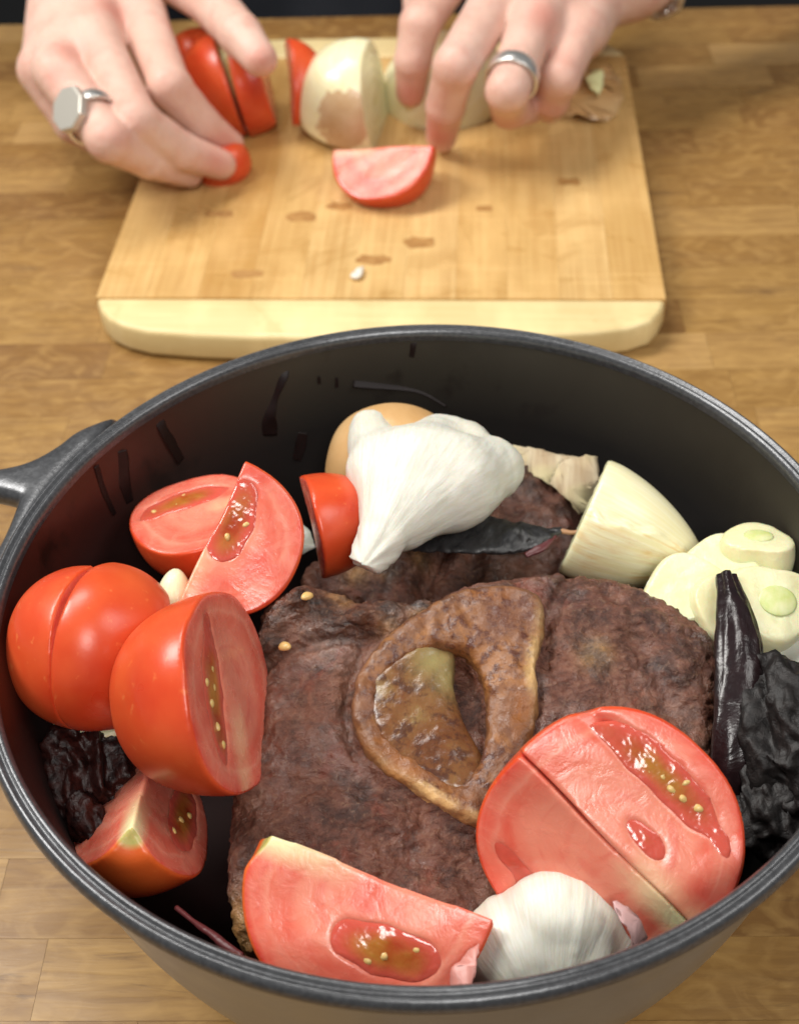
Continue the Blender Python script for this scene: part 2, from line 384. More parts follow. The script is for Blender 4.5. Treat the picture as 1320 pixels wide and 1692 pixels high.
def m_meat():
    t = NT('braised_meat'); o = t.obj()
    n1 = t.noise(o, 40, 6, 0.62, 0.6); n2 = t.noise(t.map(o, (1.0, 1.9, 1.0), (0, 0, 0.5)), 190, 6, 0.68, 0.5); n3 = t.noise(o, 760, 4, 0.65)
    c = t.ramp(n1, [(0.28, (0.065, 0.022, 0.013)), (0.45, (0.140, 0.050, 0.029)), (0.58, (0.205, 0.080, 0.047)), (0.74, (0.27, 0.122, 0.074))])
    c2 = t.ramp(n2, [(0.30, (0.034, 0.013, 0.009)), (0.5, (0.145, 0.055, 0.035)), (0.68, (0.26, 0.125, 0.080)), (0.85, (0.36, 0.22, 0.15))])
    c = t.mix(0.55, c, c2)
    red = t.ramp(t.noise(o, 75, 4, 0.6, 1.0), [(0.56, 0.0), (0.70, 0.6)])
    c = t.mix(red, c, (0.22, 0.050, 0.026))
    fatm = t.attr('fat').outputs['Fac']
    c = t.mix(t.math('MULTIPLY', fatm, 0.85), c, t.mix(t.ramp(n2, [(0.3, 0.0), (0.7, 1.0)]), (0.30, 0.13, 0.035), (0.46, 0.27, 0.10)))
    chm = t.attr('char').outputs['Fac']
    c = t.mix(chm, c, t.mix(t.ramp(n2, [(0.35, 0.0), (0.62, 1.0)]), (0.014, 0.008, 0.007), (0.105, 0.036, 0.016)))
    wet = t.ramp(t.noise(o, 95, 3, 0.6), [(0.45, 0.62), (0.68, 0.26)])
    c = t.mix(t.ramp(t.noise(o, 90, 5, 0.7, 0.4), [(0.36, 0.75), (0.52, 0.0)]), c, (0.022, 0.009, 0.007))
    c = t.mix(t.ramp(t.noise(o, 28, 4, 0.6, 0.3), [(0.54, 0.0), (0.70, 0.28)]), c, (0.20, 0.100, 0.056))
    c = t.mix(t.ramp(n3, [(0.56, 0.0), (0.68, 0.45)]), c, (0.26, 0.150, 0.092))
    c = t.mix(t.ramp(n3, [(0.32, 0.3), (0.44, 0.0)]), c, (0.030, 0.012, 0.009))
    b = t.bump(n2, 0.0015, 0.75); b = t.bump(n3, 0.0007, 0.85, b); t.l(b, t.b.inputs['Coat Normal'])
    t.set(Specular_IOR_Level=0.42, Subsurface_Weight=0.05, Subsurface_Scale=0.003, Coat_Roughness=0.12, Coat_IOR=1.6)
    t.l(t.ramp(t.noise(o, 70, 4, 0.6), [(0.47, 0.05), (0.62, 1.0)]), t.b.inputs['Coat Weight'])
    return t.out(c, wet, b)
def m_bone():
    t = NT('browned_bone'); o = t.obj()
    n1 = t.noise(o, 60, 5, 0.6, 0.5); n2 = t.noise(o, 330, 5, 0.65)
    edge = t.attr('edge').outputs['Fac']
    c = t.ramp(n1, [(0.30, (0.30, 0.105, 0.020)), (0.48, (0.180, 0.074, 0.030)), (0.60, (0.30, 0.125, 0.036)), (0.8, (0.125, 0.050, 0.032))])
    spk = t.math('MULTIPLY', t.ramp(n2, [(0.46, 0.0), (0.60, 0.9)]), t.ramp(t.noise(o, 34, 3), [(0.42, 0.15), (0.58, 1.0)]))
    c = t.mix(spk, c, (0.070, 0.024, 0.020))
    c = t.mix(t.ramp(t.noise(o, 26, 3, 0.5, 0.4), [(0.5, 0.0), (0.64, 0.7)]), c, (0.155, 0.062, 0.036))
    cream = t.math('MULTIPLY', edge, t.ramp(n1, [(0.38, 0.35), (0.52, 1.0)]))
    c = t.mix(cream, c, t.mix(n2, (0.50, 0.28, 0.09), (0.66, 0.46, 0.22)))
    b = t.bump(n2, 0.0009, 0.7)
    return t.out(c, t.ramp(n2, [(0.4, 0.45), (0.6, 0.25)]), b)
def m_marrow():
    t = NT('marrow'); o = t.obj(); n1 = t.noise(o, 55, 5, 0.6, 0.6); n2 = t.noise(o, 300, 4, 0.6)
    c = t.ramp(n1, [(0.3, (0.085, 0.028, 0.012)), (0.45, (0.155, 0.060, 0.021)), (0.58, (0.20, 0.095, 0.034)), (0.70, (0.26, 0.19, 0.075)), (0.85, (0.34, 0.28, 0.13))])
    c = t.mix(t.ramp(n2, [(0.48, 0.0), (0.62, 0.8)]), c, (0.060, 0.021, 0.014))
    c = t.mix(t.math('MULTIPLY', t.attr('olive').outputs['Fac'], 0.85), c, (0.30, 0.25, 0.10))
    t.set(Specular_IOR_Level=0.5, Subsurface_Weight=0.15, Subsurface_Scale=0.003)
    return t.out(c, 0.26, t.bump(n2, 0.0005, 0.6))
def m_chili(name, c1, c2, rough, bs=260, bd=0.0008):
    t = NT(name); o = t.obj(); n = t.noise(o, bs, 5, 0.6, 0.5)
    t.set(Specular_IOR_Level=0.6 if rough < 0.4 else 0.38)
    return t.out(t.mix(t.ramp(n, [(0.35, 0.0), (0.75, 1.0)]), c1, c2), rough, t.bump(n, bd, 0.8))
def m_paper():
    t = NT('onion_skin_paper'); o = t.obj(); n = t.noise(t.map(o, (200, 30, 30)), 1.4, 4, 0.6, 0.4); b = t.noise(o, 60, 3)
    c = t.mix(t.ramp(n, [(0.3, 0.0), (0.7, 1.0)]), (0.50, 0.36, 0.22), (0.72, 0.62, 0.44))
    c = t.mix(t.ramp(b, [(0.45, 0.0), (0.65, 0.6)]), c, (0.70, 0.64, 0.36))
    t.set(Transmission_Weight=0.25, IOR=1.1)
    return t.out(c, 0.35, t.bump(n, 0.0003, 0.5))
def m_skin():
    t = NT('skin'); o = t.obj()
    n1 = t.noise(o, 38, 3, 0.5); n2 = t.noise(o, 900, 4, 0.6); n3 = t.noise(o, 95, 4)
    c = t.ramp(n1, [(0.30, (0.68, 0.42, 0.335)), (0.5, (0.72, 0.47, 0.38)), (0.72, (0.73, 0.50, 0.41))])
    c = t.mix(t.math('MULTIPLY', t.attr('pink').outputs['Fac'], 0.75), c, (0.60, 0.215, 0.165))
    c = t.mix(t.ramp(n3, [(0.50, 0.0), (0.70, 0.40)]), c, (0.60, 0.27, 0.21))
    vor = t.n('ShaderNodeTexVoronoi', feature='DISTANCE_TO_EDGE'); vor.inputs['Scale'].default_value = 650; t.l(o, vor.inputs['Vector'])
    c = t.mix(t.ramp(vor.outputs['Distance'], [(0.0, 0.22), (0.12, 0.0)]), c, (0.48, 0.22, 0.17))
    t.set(Subsurface_Weight=0.25, Subsurface_Scale=0.006, Specular_IOR_Level=0.4)
    t.b.inputs['Subsurface Radius'].default_value = (1.0, 0.35, 0.2)
    return t.out(c, 0.47, t.bump(n3, 0.0009, 0.5, t.bump(n2, 0.0003, 0.5)))

M = dict(
    counter=m_counter(),
    bam=m_bamboo('bamboo_strip', [(0, (0.50, 0.285, 0.088)), (0.5, (0.59, 0.365, 0.130)), (1, (0.67, 0.45, 0.195))], (0.44, 0.225, 0.062), 'y'),
    bamx=m_bamboo('bamboo_end_band', [(0, (0.72, 0.575, 0.29)), (1, (0.74, 0.60, 0.32))], (0.65, 0.48, 0.21), 'x'),
    node=m_plain('bamboo_node', (0.33, 0.155, 0.042), 0.5, var=(200, (0.46, 0.25, 0.08))),
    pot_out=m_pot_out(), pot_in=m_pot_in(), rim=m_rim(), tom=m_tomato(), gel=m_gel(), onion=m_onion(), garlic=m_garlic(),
    seed=m_plain('tomato_seed', (0.66, 0.44, 0.16), 0.28, Subsurface_Weight=0.2, Subsurface_Scale=0.002),
    meat=m_meat(), bone=m_bone(), marrow=m_marrow(), paper=m_paper(), skin=m_skin(),
    chili=m_chili('dried_chili_leather', (0.012, 0.012, 0.013), (0.036, 0.035, 0.036), 0.36),
    chilip=m_chili('dried_chili_gloss', (0.008, 0.0030, 0.0040), (0.018, 0.007, 0.008), 0.27, 150, 0.0007),
    ancho=m_chili('wrinkled_chili', (0.005, 0.004, 0.004), (0.020, 0.016, 0.015), 0.50, 420, 0.0006),
    redchili=m_chili('dark_red_chili', (0.008, 0.002, 0.002), (0.050, 0.011, 0.008), 0.42, 260, 0.0010),
    stemm=m_plain('dark_red_stem', (0.10, 0.020, 0.022), 0.4, bump=(500, 0.0003)),
    silver=m_plain('silver', (0.82, 0.81, 0.77), 0.30, 0.9, bump=(300, 0.0001)),
    brushed=m_plain('brushed_silver', (0.66, 0.63, 0.56), 0.50, 0.85, bump=(900, 0.0001)),
    shirt=m_plain('navy_cloth', (0.010, 0.012, 0.018), 0.85, bump=(900, 0.0004)),
    dark=m_plain('dark_floor_paint', (0.014, 0.013, 0.012), 0.6, var=(6, (0.022, 0.020, 0.018))),
    glue=m_plain('glue_joint', (0.10, 0.055, 0.026), 0.7),
    clove=m_plain('garlic_clove', (0.72, 0.68, 0.38), 0.28, var=(60, (0.80, 0.77, 0.52)), bump=(260, 0.0006), Subsurface_Weight=0.3, Subsurface_Scale=0.005),
    germ=m_plain('garlic_germ', (0.55, 0.61, 0.20), 0.35, var=(200, (0.72, 0.70, 0.40)), Subsurface_Weight=0.2, Subsurface_Scale=0.003),
    tan=m_plain('onion_brown_skin', (0.52, 0.29, 0.11), 0.3, var=(40, (0.62, 0.40, 0.19)), bump=(160, 0.0003)),
    pale=m_plain('pale_crumb', (0.80, 0.76, 0.66), 0.4),
)

# ================================================================== SETTING
# table direction from its rear edge in the photograph
eA, eB = at(20, 41, 0), at(1300, 10, 0)
tdir = nrm(eB - eA); tper = np.array([-tdir[1], tdir[0], 0]); mid = (eA + eB) / 2
YAW = math.atan2(tdir[1], tdir[0])
def box(name, lo, hi, mat, parent=None, mw=None, bw=0.0, smooth=False):
    x0, y0, z0 = lo; x1, y1, z1 = hi
    V = [(x0, y0, z0), (x1, y0, z0), (x1, y1, z0), (x0, y1, z0), (x0, y0, z1), (x1, y0, z1), (x1, y1, z1), (x0, y1, z1)]
    F = [(0, 3, 2, 1), (4, 5, 6, 7), (0, 1, 5, 4), (1, 2, 6, 5), (2, 3, 7, 6), (3, 0, 4, 7)]
    o = mesh(name, V, F, mat, parent, smooth, mw)
    if bw: bevel(o, bw, 2)
    return o
def counter():
    root = empty('countertop', (mid[0], mid[1], 0)); root.rotation_euler = (0, 0, YAW); tag(root, kind='structure')
    X0, X1, Y1, Y0 = -0.44, 0.44, 0.0, -0.78
    box('core', (X0, Y0, -0.04), (X1, Y1, -0.0012), M['glue'], root)
    y = Y1; rows = 0
    rr = random.Random(11)
    while y > Y0 + 0.01:
        d = 0.0245 + rr.uniform(-0.0015, 0.0015); x = X0 - rr.uniform(0, 0.08)
        while x < X1:
            ln = rr.uniform(0.035, 0.115); a, b = max(x, X0), min(x + ln, X1)
            # only the blocks the picture or a step aside could show
            if b - a > 0.012:
                cx, cy = (a + b) / 2, y - d / 2
                hx, hy = (b - a) / 2 - 0.00005, d / 2 - 0.00005
                z = rr.uniform(-0.00005, 0.00005)
                o = box('wood_block', (-hx, -hy, -0.0011), (hx, hy, z), M['counter'], root)
                o.location = (cx, cy, 0)
            x += ln
        y -= d; rows += 1
    return root
counter()
fl = box('floor', (-3, -2, -0.93), (3, 4, -0.9), M['dark']); tag(fl, kind='structure')

# ------------------------------------------------------------------ cutting board
BX, BY, BYAW, BW_, BL = -0.0072 * S, 0.6096 * S, -0.0778, 0.3132 * S, 0.3407 * S
BT = 0.018 * S
def bpt(px, py):
    p = at(px, py, BT); dx, dy = p[0] - BX, p[1] - BY; c, s = math.cos(-BYAW), math.sin(-BYAW)
    return np.array([c * dx - s * dy, s * dx + c * dy])
def bw(u, v, z=BT):
    c, s = math.cos(BYAW), math.sin(BYAW); return np.array([BX + c * u - s * v, BY + s * u + c * v, z])
def prism(name, pts, z0, z1, mat, parent=None, bvl=0.0, seg=3, smooth=True):
    n = len(pts); V = [(p[0], p[1], z0) for p in pts] + [(p[0], p[1], z1) for p in pts]
    F = [tuple(range(n))[::-1], tuple(range(n, 2 * n))] + [(i, (i + 1) % n, n + (i + 1) % n, n + i) for i in range(n)]
    o = mesh(name, V, F, mat, parent, smooth)
    if bvl: bevel(o, bvl, seg, 50)
    return o
def board():
    root = empty('cutting_board', (BX, BY, 0)); root.rotation_euler = (0, 0, BYAW)
    tag(root, 'bamboo cutting board with pale curved end bands, lying behind the pot', 'cutting board')
    hw = BW_ / 2; e = 0.0004
    V1 = bpt(560, 95)[1]
    n = 11; xs = np.linspace(-hw, hw, n + 1)
    for i in range(n):
        o = box('strip', (xs[i] + (0 if i == 0 else .00003), 0, 0.001), (xs[i + 1] - (0 if i == n - 1 else .00003), V1, BT), M['bam'], root)
    px = [(165, 493), (167, 512), (180, 526), (205, 538), (242, 547), (320, 553), (400, 556), (560, 558), (700, 558), (860, 555), (980, 549), (1040, 542), (1075, 531), (1091, 514), (1094, 493)]
    P = [bpt(*q) for q in px]
    P[0] = np.array([-hw, -0.0001]); P[-1] = np.array([hw, -0.0001])
    P = [np.array([max(-hw, min(hw, p[0])), p[1]]) for p in P]
    prism('end_band', P, 0.001, BT + 0.00015, M['bamx'], root, 0.0022)
    Q = [np.array([p[0], V1 - p[1] * 0.9]) for p in P][::-1]
    prism('end_band', Q, 0.001, BT + 0.00015, M['bamx'], root, 0.0022)
    for (x, y, wd, hg) in [(362, 353, 50, 9), (497, 358, 52, 12), (560, 341, 44, 9), (694, 400, 54, 12), (617, 429, 58, 11), (409, 452, 56, 9), (800, 345, 30, 7), (940, 300, 40, 8)]:
        a = bpt(x - wd / 2, y); b = bpt(x + wd / 2, y); c1 = bpt(x, y + hg / 2); c2 = bpt(x, y - hg / 2)
        hv = abs(c2[1] - c1[1]) / 2 * 1.5; hu = (b[0] - a[0]) / 2; cu, cv = (a[0] + b[0]) / 2, (c1[1] + c2[1]) / 2
        pts = []
        for k in range(20):
            th = 2 * math.pi * k / 20; cc, ss = math.cos(th), math.sin(th)
            pts.append((cu + hu * math.copysign(abs(cc) ** .5, cc) * random.uniform(.85, 1.05), cv + hv * math.copysign(abs(ss) ** .8, ss) * random.uniform(.6, 1.25)))
        prism('bamboo_node', pts, BT - 0.0005, BT + 0.00005, M['node'], root, smooth=False)
    return root
board()

# ------------------------------------------------------------------ pot
PC = np.array([0.0074 * S, 0.3001 * S]); RZ = 0.118 * S; RR = 0.145 * S
def lathe(name, prof, mat, parent=None, n=160, uv=False):
    prof = np.asarray(prof, float); m = len(prof); th = np.linspace(0, 2 * np.pi, n, endpoint=False)
    V = np.zeros((n, m, 3)); V[..., 0] = prof[:, 0][None] * np.cos(th)[:, None]; V[..., 1] = prof[:, 0][None] * np.sin(th)[:, None]; V[..., 2] = prof[:, 1][None]
    i = np.arange(n)[:, None]; j = np.arange(m - 1)[None]
    F = np.stack([i * m + j, ((i + 1) % n) * m + j, ((i + 1) % n) * m + j + 1, i * m + j + 1], -1).reshape(-1, 4)
    at_ = None
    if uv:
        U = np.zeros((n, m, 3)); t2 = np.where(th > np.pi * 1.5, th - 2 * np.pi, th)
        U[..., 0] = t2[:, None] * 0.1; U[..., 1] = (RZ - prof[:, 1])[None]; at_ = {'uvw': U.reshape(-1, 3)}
    return mesh(name, V.reshape(-1, 3), F, mat, parent, True, None, at_)
pot = empty('dutch_oven', (PC[0], PC[1], 0))
tag(pot, 'black enamelled cast iron pot filled with tomatoes and meat, standing in front', 'pot')
def make_pot():
    outp = spl([(0.0005, 0.0015), (0.055, 0.0015), (0.078, 0.004), (0.0905, 0.014), (0.0980, 0.035), (0.1030, 0.060), (0.1062, 0.0790), (0.1072, 0.0845)], 60)
    lathe('outer_wall', outp, M['pot_out'], pot)
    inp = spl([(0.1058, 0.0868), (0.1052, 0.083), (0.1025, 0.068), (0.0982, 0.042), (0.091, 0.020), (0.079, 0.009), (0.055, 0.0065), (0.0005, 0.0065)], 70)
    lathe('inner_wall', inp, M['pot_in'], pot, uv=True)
    # the rim: an outer bead, a shallow groove and an inner lip
    rp = spl([(0.1072, 0.0838), (0.1090, 0.0842), (0.1103, 0.0856), (0.1106, 0.0873), (0.1101, 0.0889), (0.1092, 0.0896), (0.1084, 0.0892), (0.1079, 0.0890), (0.1072, 0.0896), (0.1064, 0.0894), (0.1057, 0.0882), (0.1056, 0.0862)], 50)
    lathe('rim', rp, M['rim'], pot, 220)
    # loop handles, cast with the rim
    pa, pb = at(200, 705, 0.088), at(12, 900, 0.088)
    a1 = math.atan2(pa[1] - PC[1], pa[0] - PC[0]); a2 = math.atan2(pb[1] - PC[1], pb[0] - PC[0])
    if a2 < 0: a2 += 2 * math.pi
    mid_a = (a1 + a2) / 2 + math.radians(13)
    h = 0.0008
    (X, Y, Z), org = grid((0.085, -0.062, 0.070), (0.160, 0.062, 0.094), h)
    # local frame: +x outwards
    outl = [(0.100, -0.056), (0.1095, -0.047), (0.1135, -0.039), (0.1195, -0.0315), (0.130, -0.0265), (0.144, -0.0215), (0.151, -0.012), (0.152, 0), (0.151, 0.012), (0.144, 0.0215), (0.130, 0.0265), (0.1195, 0.0315), (0.1135, 0.039), (0.1095, 0.047), (0.100, 0.056)]
    hole = [(0.1155, -0.0170), (0.125, -0.0182), (0.136, -0.0160), (0.1425, -0.009), (0.1435, 0), (0.1425, 0.009), (0.136, 0.0160), (0.125, 0.0182), (0.1155, 0.0170), (0.1140, 0)]
    d2 = poly2d(X[:, :, 0], Y[:, :, 0], spl(outl, 60)); hh = poly2d(X[:, :, 0], Y[:, :, 0], spl(hole + hole[:1], 60)[:-1])
    rc = np.hypot(X[:, :, 0], Y[:, :, 0])
    d2 = np.maximum(d2, 0.1082 - rc)
    d2 = smax(d2, -hh, 0.003)
    d = smax(np.repeat(d2[:, :, None], X.shape[2], 2), np.abs(Z - 0.0842) - 0.0042, 0.005)
    V, F = surface_nets(d, org, h); V = relax(V, F, 3)
    for a in (mid_a, mid_a + math.pi):
        c, s = math.cos(a), math.sin(a)
        V2 = V.copy(); V2[:, 0] = c * V[:, 0] - s * V[:, 1]; V2[:, 1] = s * V[:, 0] + c * V[:, 1]
        mesh('handle', V2, F, M['rim'], pot)
make_pot()
IPROF = np.array([(0.1058, 0.0868), (0.1052, 0.083), (0.1025, 0.068), (0.0982, 0.042), (0.091, 0.020), (0.079, 0.009)])
def on_wall(px, py, inset=0.0003):
    best = None
    for z in np.linspace(0.012, 0.086, 300):
        p = at(px, py, z); r = np.hypot(p[0] - PC[0], p[1] - PC[1]); R = np.interp(z, IPROF[::-1, 1], IPROF[::-1, 0]) - inset
        if p[1] > PC[1] - 0.02 and (best is None or abs(r - R) < best[0]): best = (abs(r - R), p)
    return best[1]

# ================================================================== TOMATOES
def seed_mesh():
    me = bpy.data.meshes.new('seed'); bm = bmesh.new(); bmesh.ops.create_uvsphere(bm, u_segments=8, v_segments=6, radius=1.0)
    for v in bm.verts:
        v.co.x *= 0.00085; v.co.z *= 0.0017 ; v.co.y *= 0.00125 * (1.0 - 0.28 * v.co.z / 0.0017)
    for f in bm.faces: f.smooth = True
    bm.to_mesh(me); bm.free(); me.materials.append(M['seed']); return me
SEED = seed_mesh()
def tomato(label, px, py, z, Sd, Nd, a=0.031, c=0.026, cuts=((0, 0),), locs=(90, -90), h=0.0006, seeds=7, group=None, name='tomato_wedge',
           pos=None, lsize=1.0, squash=1.0, slots=None, sd=0, core=False):
    """cuts: (angle of the outward normal about the stem axis, offset); angle 0 faces Nd"""
    r = random.Random(sd + int(px) * 7 + int(py))
    zax = dirc(*Sd); xax = dirc(*Nd)
    loc = at(px, py, z) if pos is None else pos
    mw = frame(zax, xax, loc)
    ph = r.uniform(0, 6)
    def body(X, Y, Z):
        th = np.arctan2(Y, X); rho = np.hypot(X, Y)
        lob = 1 + 0.022 * np.cos(5 * th + ph) + 0.016 * np.cos(2 * th + ph * 2) + 0.01 * np.cos(3 * th - ph)
        q = ((rho / (a * lob)) ** 2.25 + (np.abs(Z) / c) ** 2.25) ** (1 / 2.25)
        d = (q - 1) * min(a, c)
        if not core: return d
        return smax(d, -(np.sqrt(X * X + Y * Y + (Z - c * 1.16) ** 2) - 0.26 * a), 0.004)
    def cut(X, Y, Z, off=0.0):
        d = None
        for (an, o) in cuts:
            t = math.radians(an); e = X * math.cos(t) + Y * math.sin(t) - o + off
            d = e if d is None else np.maximum(d, e)
        return d
    def loc_sdf(X, Y, Z):
        d = None
        for an in locs:
            if isinstance(an, tuple): an, rad, zc, sr, st, sz = an
            else: rad, zc, sr, st, sz = 0.56, -0.05, 0.19, 0.30, 0.60
            t = math.radians(an); cx, cy = math.cos(t), math.sin(t)
            u = X * cx + Y * cy - rad * a + 0.10 * a * (Z / c) ** 2; v = -X * cy * 1.0 + Y * cx
            wob = 1.0 + 0.10 * np.sin(Z * 420 + an) * np.cos(u * 300) + 0.035 * np.sin(Z * 700 + v * 500 + ph)
            q = np.sqrt((u / (sr * a * lsize)) ** 2 + (v / (st * a * lsize)) ** 2 + ((Z - zc * c) / (sz * c * lsize)) ** 2) * wob
            e = (q - 1) * sr * a * lsize
            d = e if d is None else np.minimum(d, e)
        return d
    # bounds of the kept piece
    th = np.linspace(0, 2 * np.pi, 73); pts = [(0, 0)]
    for rr_ in (0.5 * a, 1.06 * a):
        for t in th:
            x, y = rr_ * math.cos(t), rr_ * math.sin(t)
            if all(x * math.cos(math.radians(an)) + y * math.sin(math.radians(an)) - o < 0.002 for an, o in cuts): pts.append((x, y))
    pts = np.array(pts); lo = [pts[:, 0].min() - .001, pts[:, 1].min() - .001, -c * 1.02]; hi = [pts[:, 0].max() + .001, pts[:, 1].max() + .001, c * 1.02]
    (X, Y, Z), org = grid(lo, hi, h)
    b = body(X, Y, Z); ct = cut(X, Y, Z)
    # the knife leaves the cut face very slightly wavy
    ct = ct + 0.00025 * np.sin(Y * 260 + Z * 170 + ph) 
    D = smax(b, ct, 0.0007)
    if locs:
        L = loc_sdf(X, Y, Z); D = smax(D, -L, 0.0016)
    V, F = surface_nets(D, org, h); V = relax(V, F, 1, 0.35)
    dep = -body(V[:, 0], V[:, 1], V[:, 2]) * 1000
    A = np.stack([dep, np.hypot(V[:, 0], V[:, 1]) / a, V[:, 2] / c if core else np.minimum(V[:, 2] / c, 0.30)], 1)
    o = mesh(name, V, F, M['tom'], None, True, mw, {'tom': A})
    tag(o, label, 'tomato', group)
    if locs:
        G = np.maximum(np.maximum(L - 0.0011, ct + 0.00012), b + 0.0030)
        if (G < 0).any():
            V, F = surface_nets(G, org, h)
            if len(F): mesh('gel', relax(V, F, 2), F, M['gel'], o, True, None, {'rim': np.clip(-loc_sdf(V[:, 0], V[:, 1], V[:, 2]) / 0.0028, 0, 1)})
        # seeds lying in the gel at the cut face
        k = 0; done = []
        for tr in range(600):
            if k >= seeds: break
            an, off = cuts[0] if r.random() < 0.75 or len(cuts) == 1 else cuts[1]
            t = math.radians(an); n = (math.cos(t), math.sin(t)); tt = (-n[1], n[0])
            uu = r.uniform(-a, a); zz = r.uniform(-c, c) * .8; q = np.array([[n[0] * (off - 0.00065) + tt[0] * uu, n[1] * (off - 0.00065) + tt[1] * uu, zz]])
            if cut(*q.T)[0] > -0.0003 or loc_sdf(*q.T)[0] > -0.0010 or body(*q.T)[0] > -0.004: continue
            if any(np.linalg.norm(q[0] - w_) < 0.0033 for w_ in done): continue
            done.append(q[0])
            s = bpy.data.objects.new('seed', SEED); COL.objects.link(s); s.parent = o
            s.location = q[0]; s.rotation_euler = (r.uniform(-.5, 1.2), r.uniform(-.5, .5), t + r.uniform(-.4, .4)); s.scale = (r.uniform(.7, .95), r.uniform(.65, .95), r.uniform(.65, .95))
            k += 1
    return o

GP = 'tomato pieces in the pot'; GB = 'tomato pieces on the board'
# right: a half cut into two quarters, faces up
tomato('upper tomato quarter of the large cut pair at right, seedy crescent facing up', 1012, 1394, 0.0795, (0.69, -0.70, 0.05), (0.06, 0.14, 1), 0.0292, 0.0280, ((0, 0), (92, 0.0002)), ((-92, .63, -.10, .125, .3, .64), (-105, .20, .15, .055, .2, .14)), seeds=9, group=GP)
tomato('lower tomato quarter of the large cut pair at right, pale stem core at its tip', 1006, 1402, 0.0782, (0.70, -0.69, 0.02), (-0.34, -0.24, 0.90), 0.0305, 0.0280, ((0, 0), (-105, 0.0006)), ((99, .66, -.30, .05, .25, .20), (96, .74, .15, .035, .2, .22)), seeds=1, group=GP, core=True)
# front wedge
tomato('broad tomato wedge at the front rim, cut face with pale core towards the viewer', 618, 1445, 0.0755, (-0.94, 0.34, -0.1), (0.0, 0.15, 1), 0.0300, 0.0278, ((0, 0), (108, 0)), ((-96, .48, -.30, .155, .3, .40),), seeds=4, group=GP, core=True)
# left front half, skin up, cut face to the right
tomato('tomato half with orange skin up and seedy cut face turned right, on the meat edge', 386, 1142, 0.082, (0.15, -0.98, 0.10), (0.955, 0.13, 0.22), 0.0285, 0.0242, ((0, 0),), ((88, .42, .0, .15, .3, .62),), seeds=8, group=GP)
# far left pair of wedges, skins up
tomato('left of two skin-up tomato wedges nested together at the left wall', 158, 1068, 0.0765, (0.02, 0.99, 0.12), (0.10, 0.1, 1), 0.0215, 0.0208, ((155, 0), (68, 0)), (), group=GP)
tomato('right of two skin-up tomato wedges nested together at the left wall', 160, 1066, 0.0790, (0.10, 0.98, 0.10), (0.12, 0.1, 1), 0.0212, 0.0210, ((-112, 0), (96, 0.0175)), ((60, .55, 0, .16, .25, .5),), seeds=0, group=GP)
# lower left wedge, stem scar to the viewer
tomato('tomato wedge low at the left wall with stem scar facing the viewer', 240, 1285, 0.060, (0.05, -0.30, 0.94), (-0.60, 0.60, 0.52), 0.0270, 0.0265, ((0, 0), (-96, 0)), ((-186, .58, -.1, .17, .25, .5),), seeds=3, group=GP, core=True)
# upper left: half with the face up, wedge lying on it
tomato('tomato half with cut face up leaning against the back left wall', 326, 846, 0.0735, (0.88, 0.30, -0.28), (-0.14, 0.79, 0.57), 0.0192, 0.0192, ((0, 0),), ((-90, .42, -.1, .20, .3, .62),), seeds=7, group=GP)
tomato('tomato wedge with broad pink cut face lying over the back left tomato half', 353, 879, 0.0885, (-0.38, -0.88, 0.25), (0.20, 0.22, 0.95), 0.0238, 0.0212, ((0, 0), (100, 0.0004)), ((-90, .17, -.20, .19, .35, .48),), seeds=3, group=GP)
tomato('small tomato wedge with plain skin beside the upright garlic bulb', 514, 872, 0.068, (0.22, -0.97, 0.02), (0.78, 0.12, 0.62), 0.0205, 0.0150, ((132, 0), (-128, 0)), (), group=GP)
# on the board
tomato('tomato wedge at the far left of the board half hidden by the index finger', 335, 118, BT + 0.018, (-0.2, 0.95, 0.1), (-0.3, 0.1, 1), 0.0190, 0.0210, ((120, 0.004), (-140, 0.006)), (), h=0.0008, group=GB)
tomato('tomato wedge lying cut face forward in front of the onions on the board', 632, 243, BT + 0.0215, (-0.95, 0.03, -0.28), (-0.26, 0.28, 0.92), 0.0275, 0.0240, ((0, 0), (72, 0)), (), seeds=1, h=0.0008, group=GB)
tomato('left of two tomato wedges standing together under the thumb on the board', 386, 140, BT + 0.020, (-0.28, 0.93, 0.05), (0.05, 0.1, 1), 0.0265, 0.0255, ((155, 0), (82, -0.0004)), (), h=0.0008, group=GB)
tomato('right of two tomato wedges standing together under the thumb, dark cut edge at its right', 392, 142, BT + 0.0205, (-0.20, 0.95, 0.05), (0.10, 0.1, 1), 0.0260, 0.0250, ((-98, -0.0004), (80, 0.0150)), (), h=0.0008, group=GB)
tomato('narrow tomato wedge standing apart between the thumb and the onion quarter', 477, 140, BT + 0.020, (-0.10, 0.97, -0.1), (0.75, 0.1, 0.65), 0.0190, 0.0215, ((132, 0), (-128, 0)), (), h=0.0008, group=GB)
tomato('thin tomato slice pinched under the fingertips on the board', 368, 270, BT + 0.0060, (0.9, 0.30, 0.1), (-0.2, 0.8, -0.6), 0.0120, 0.0135, ((0, 0.002),), (), h=0.0008, group=GB)

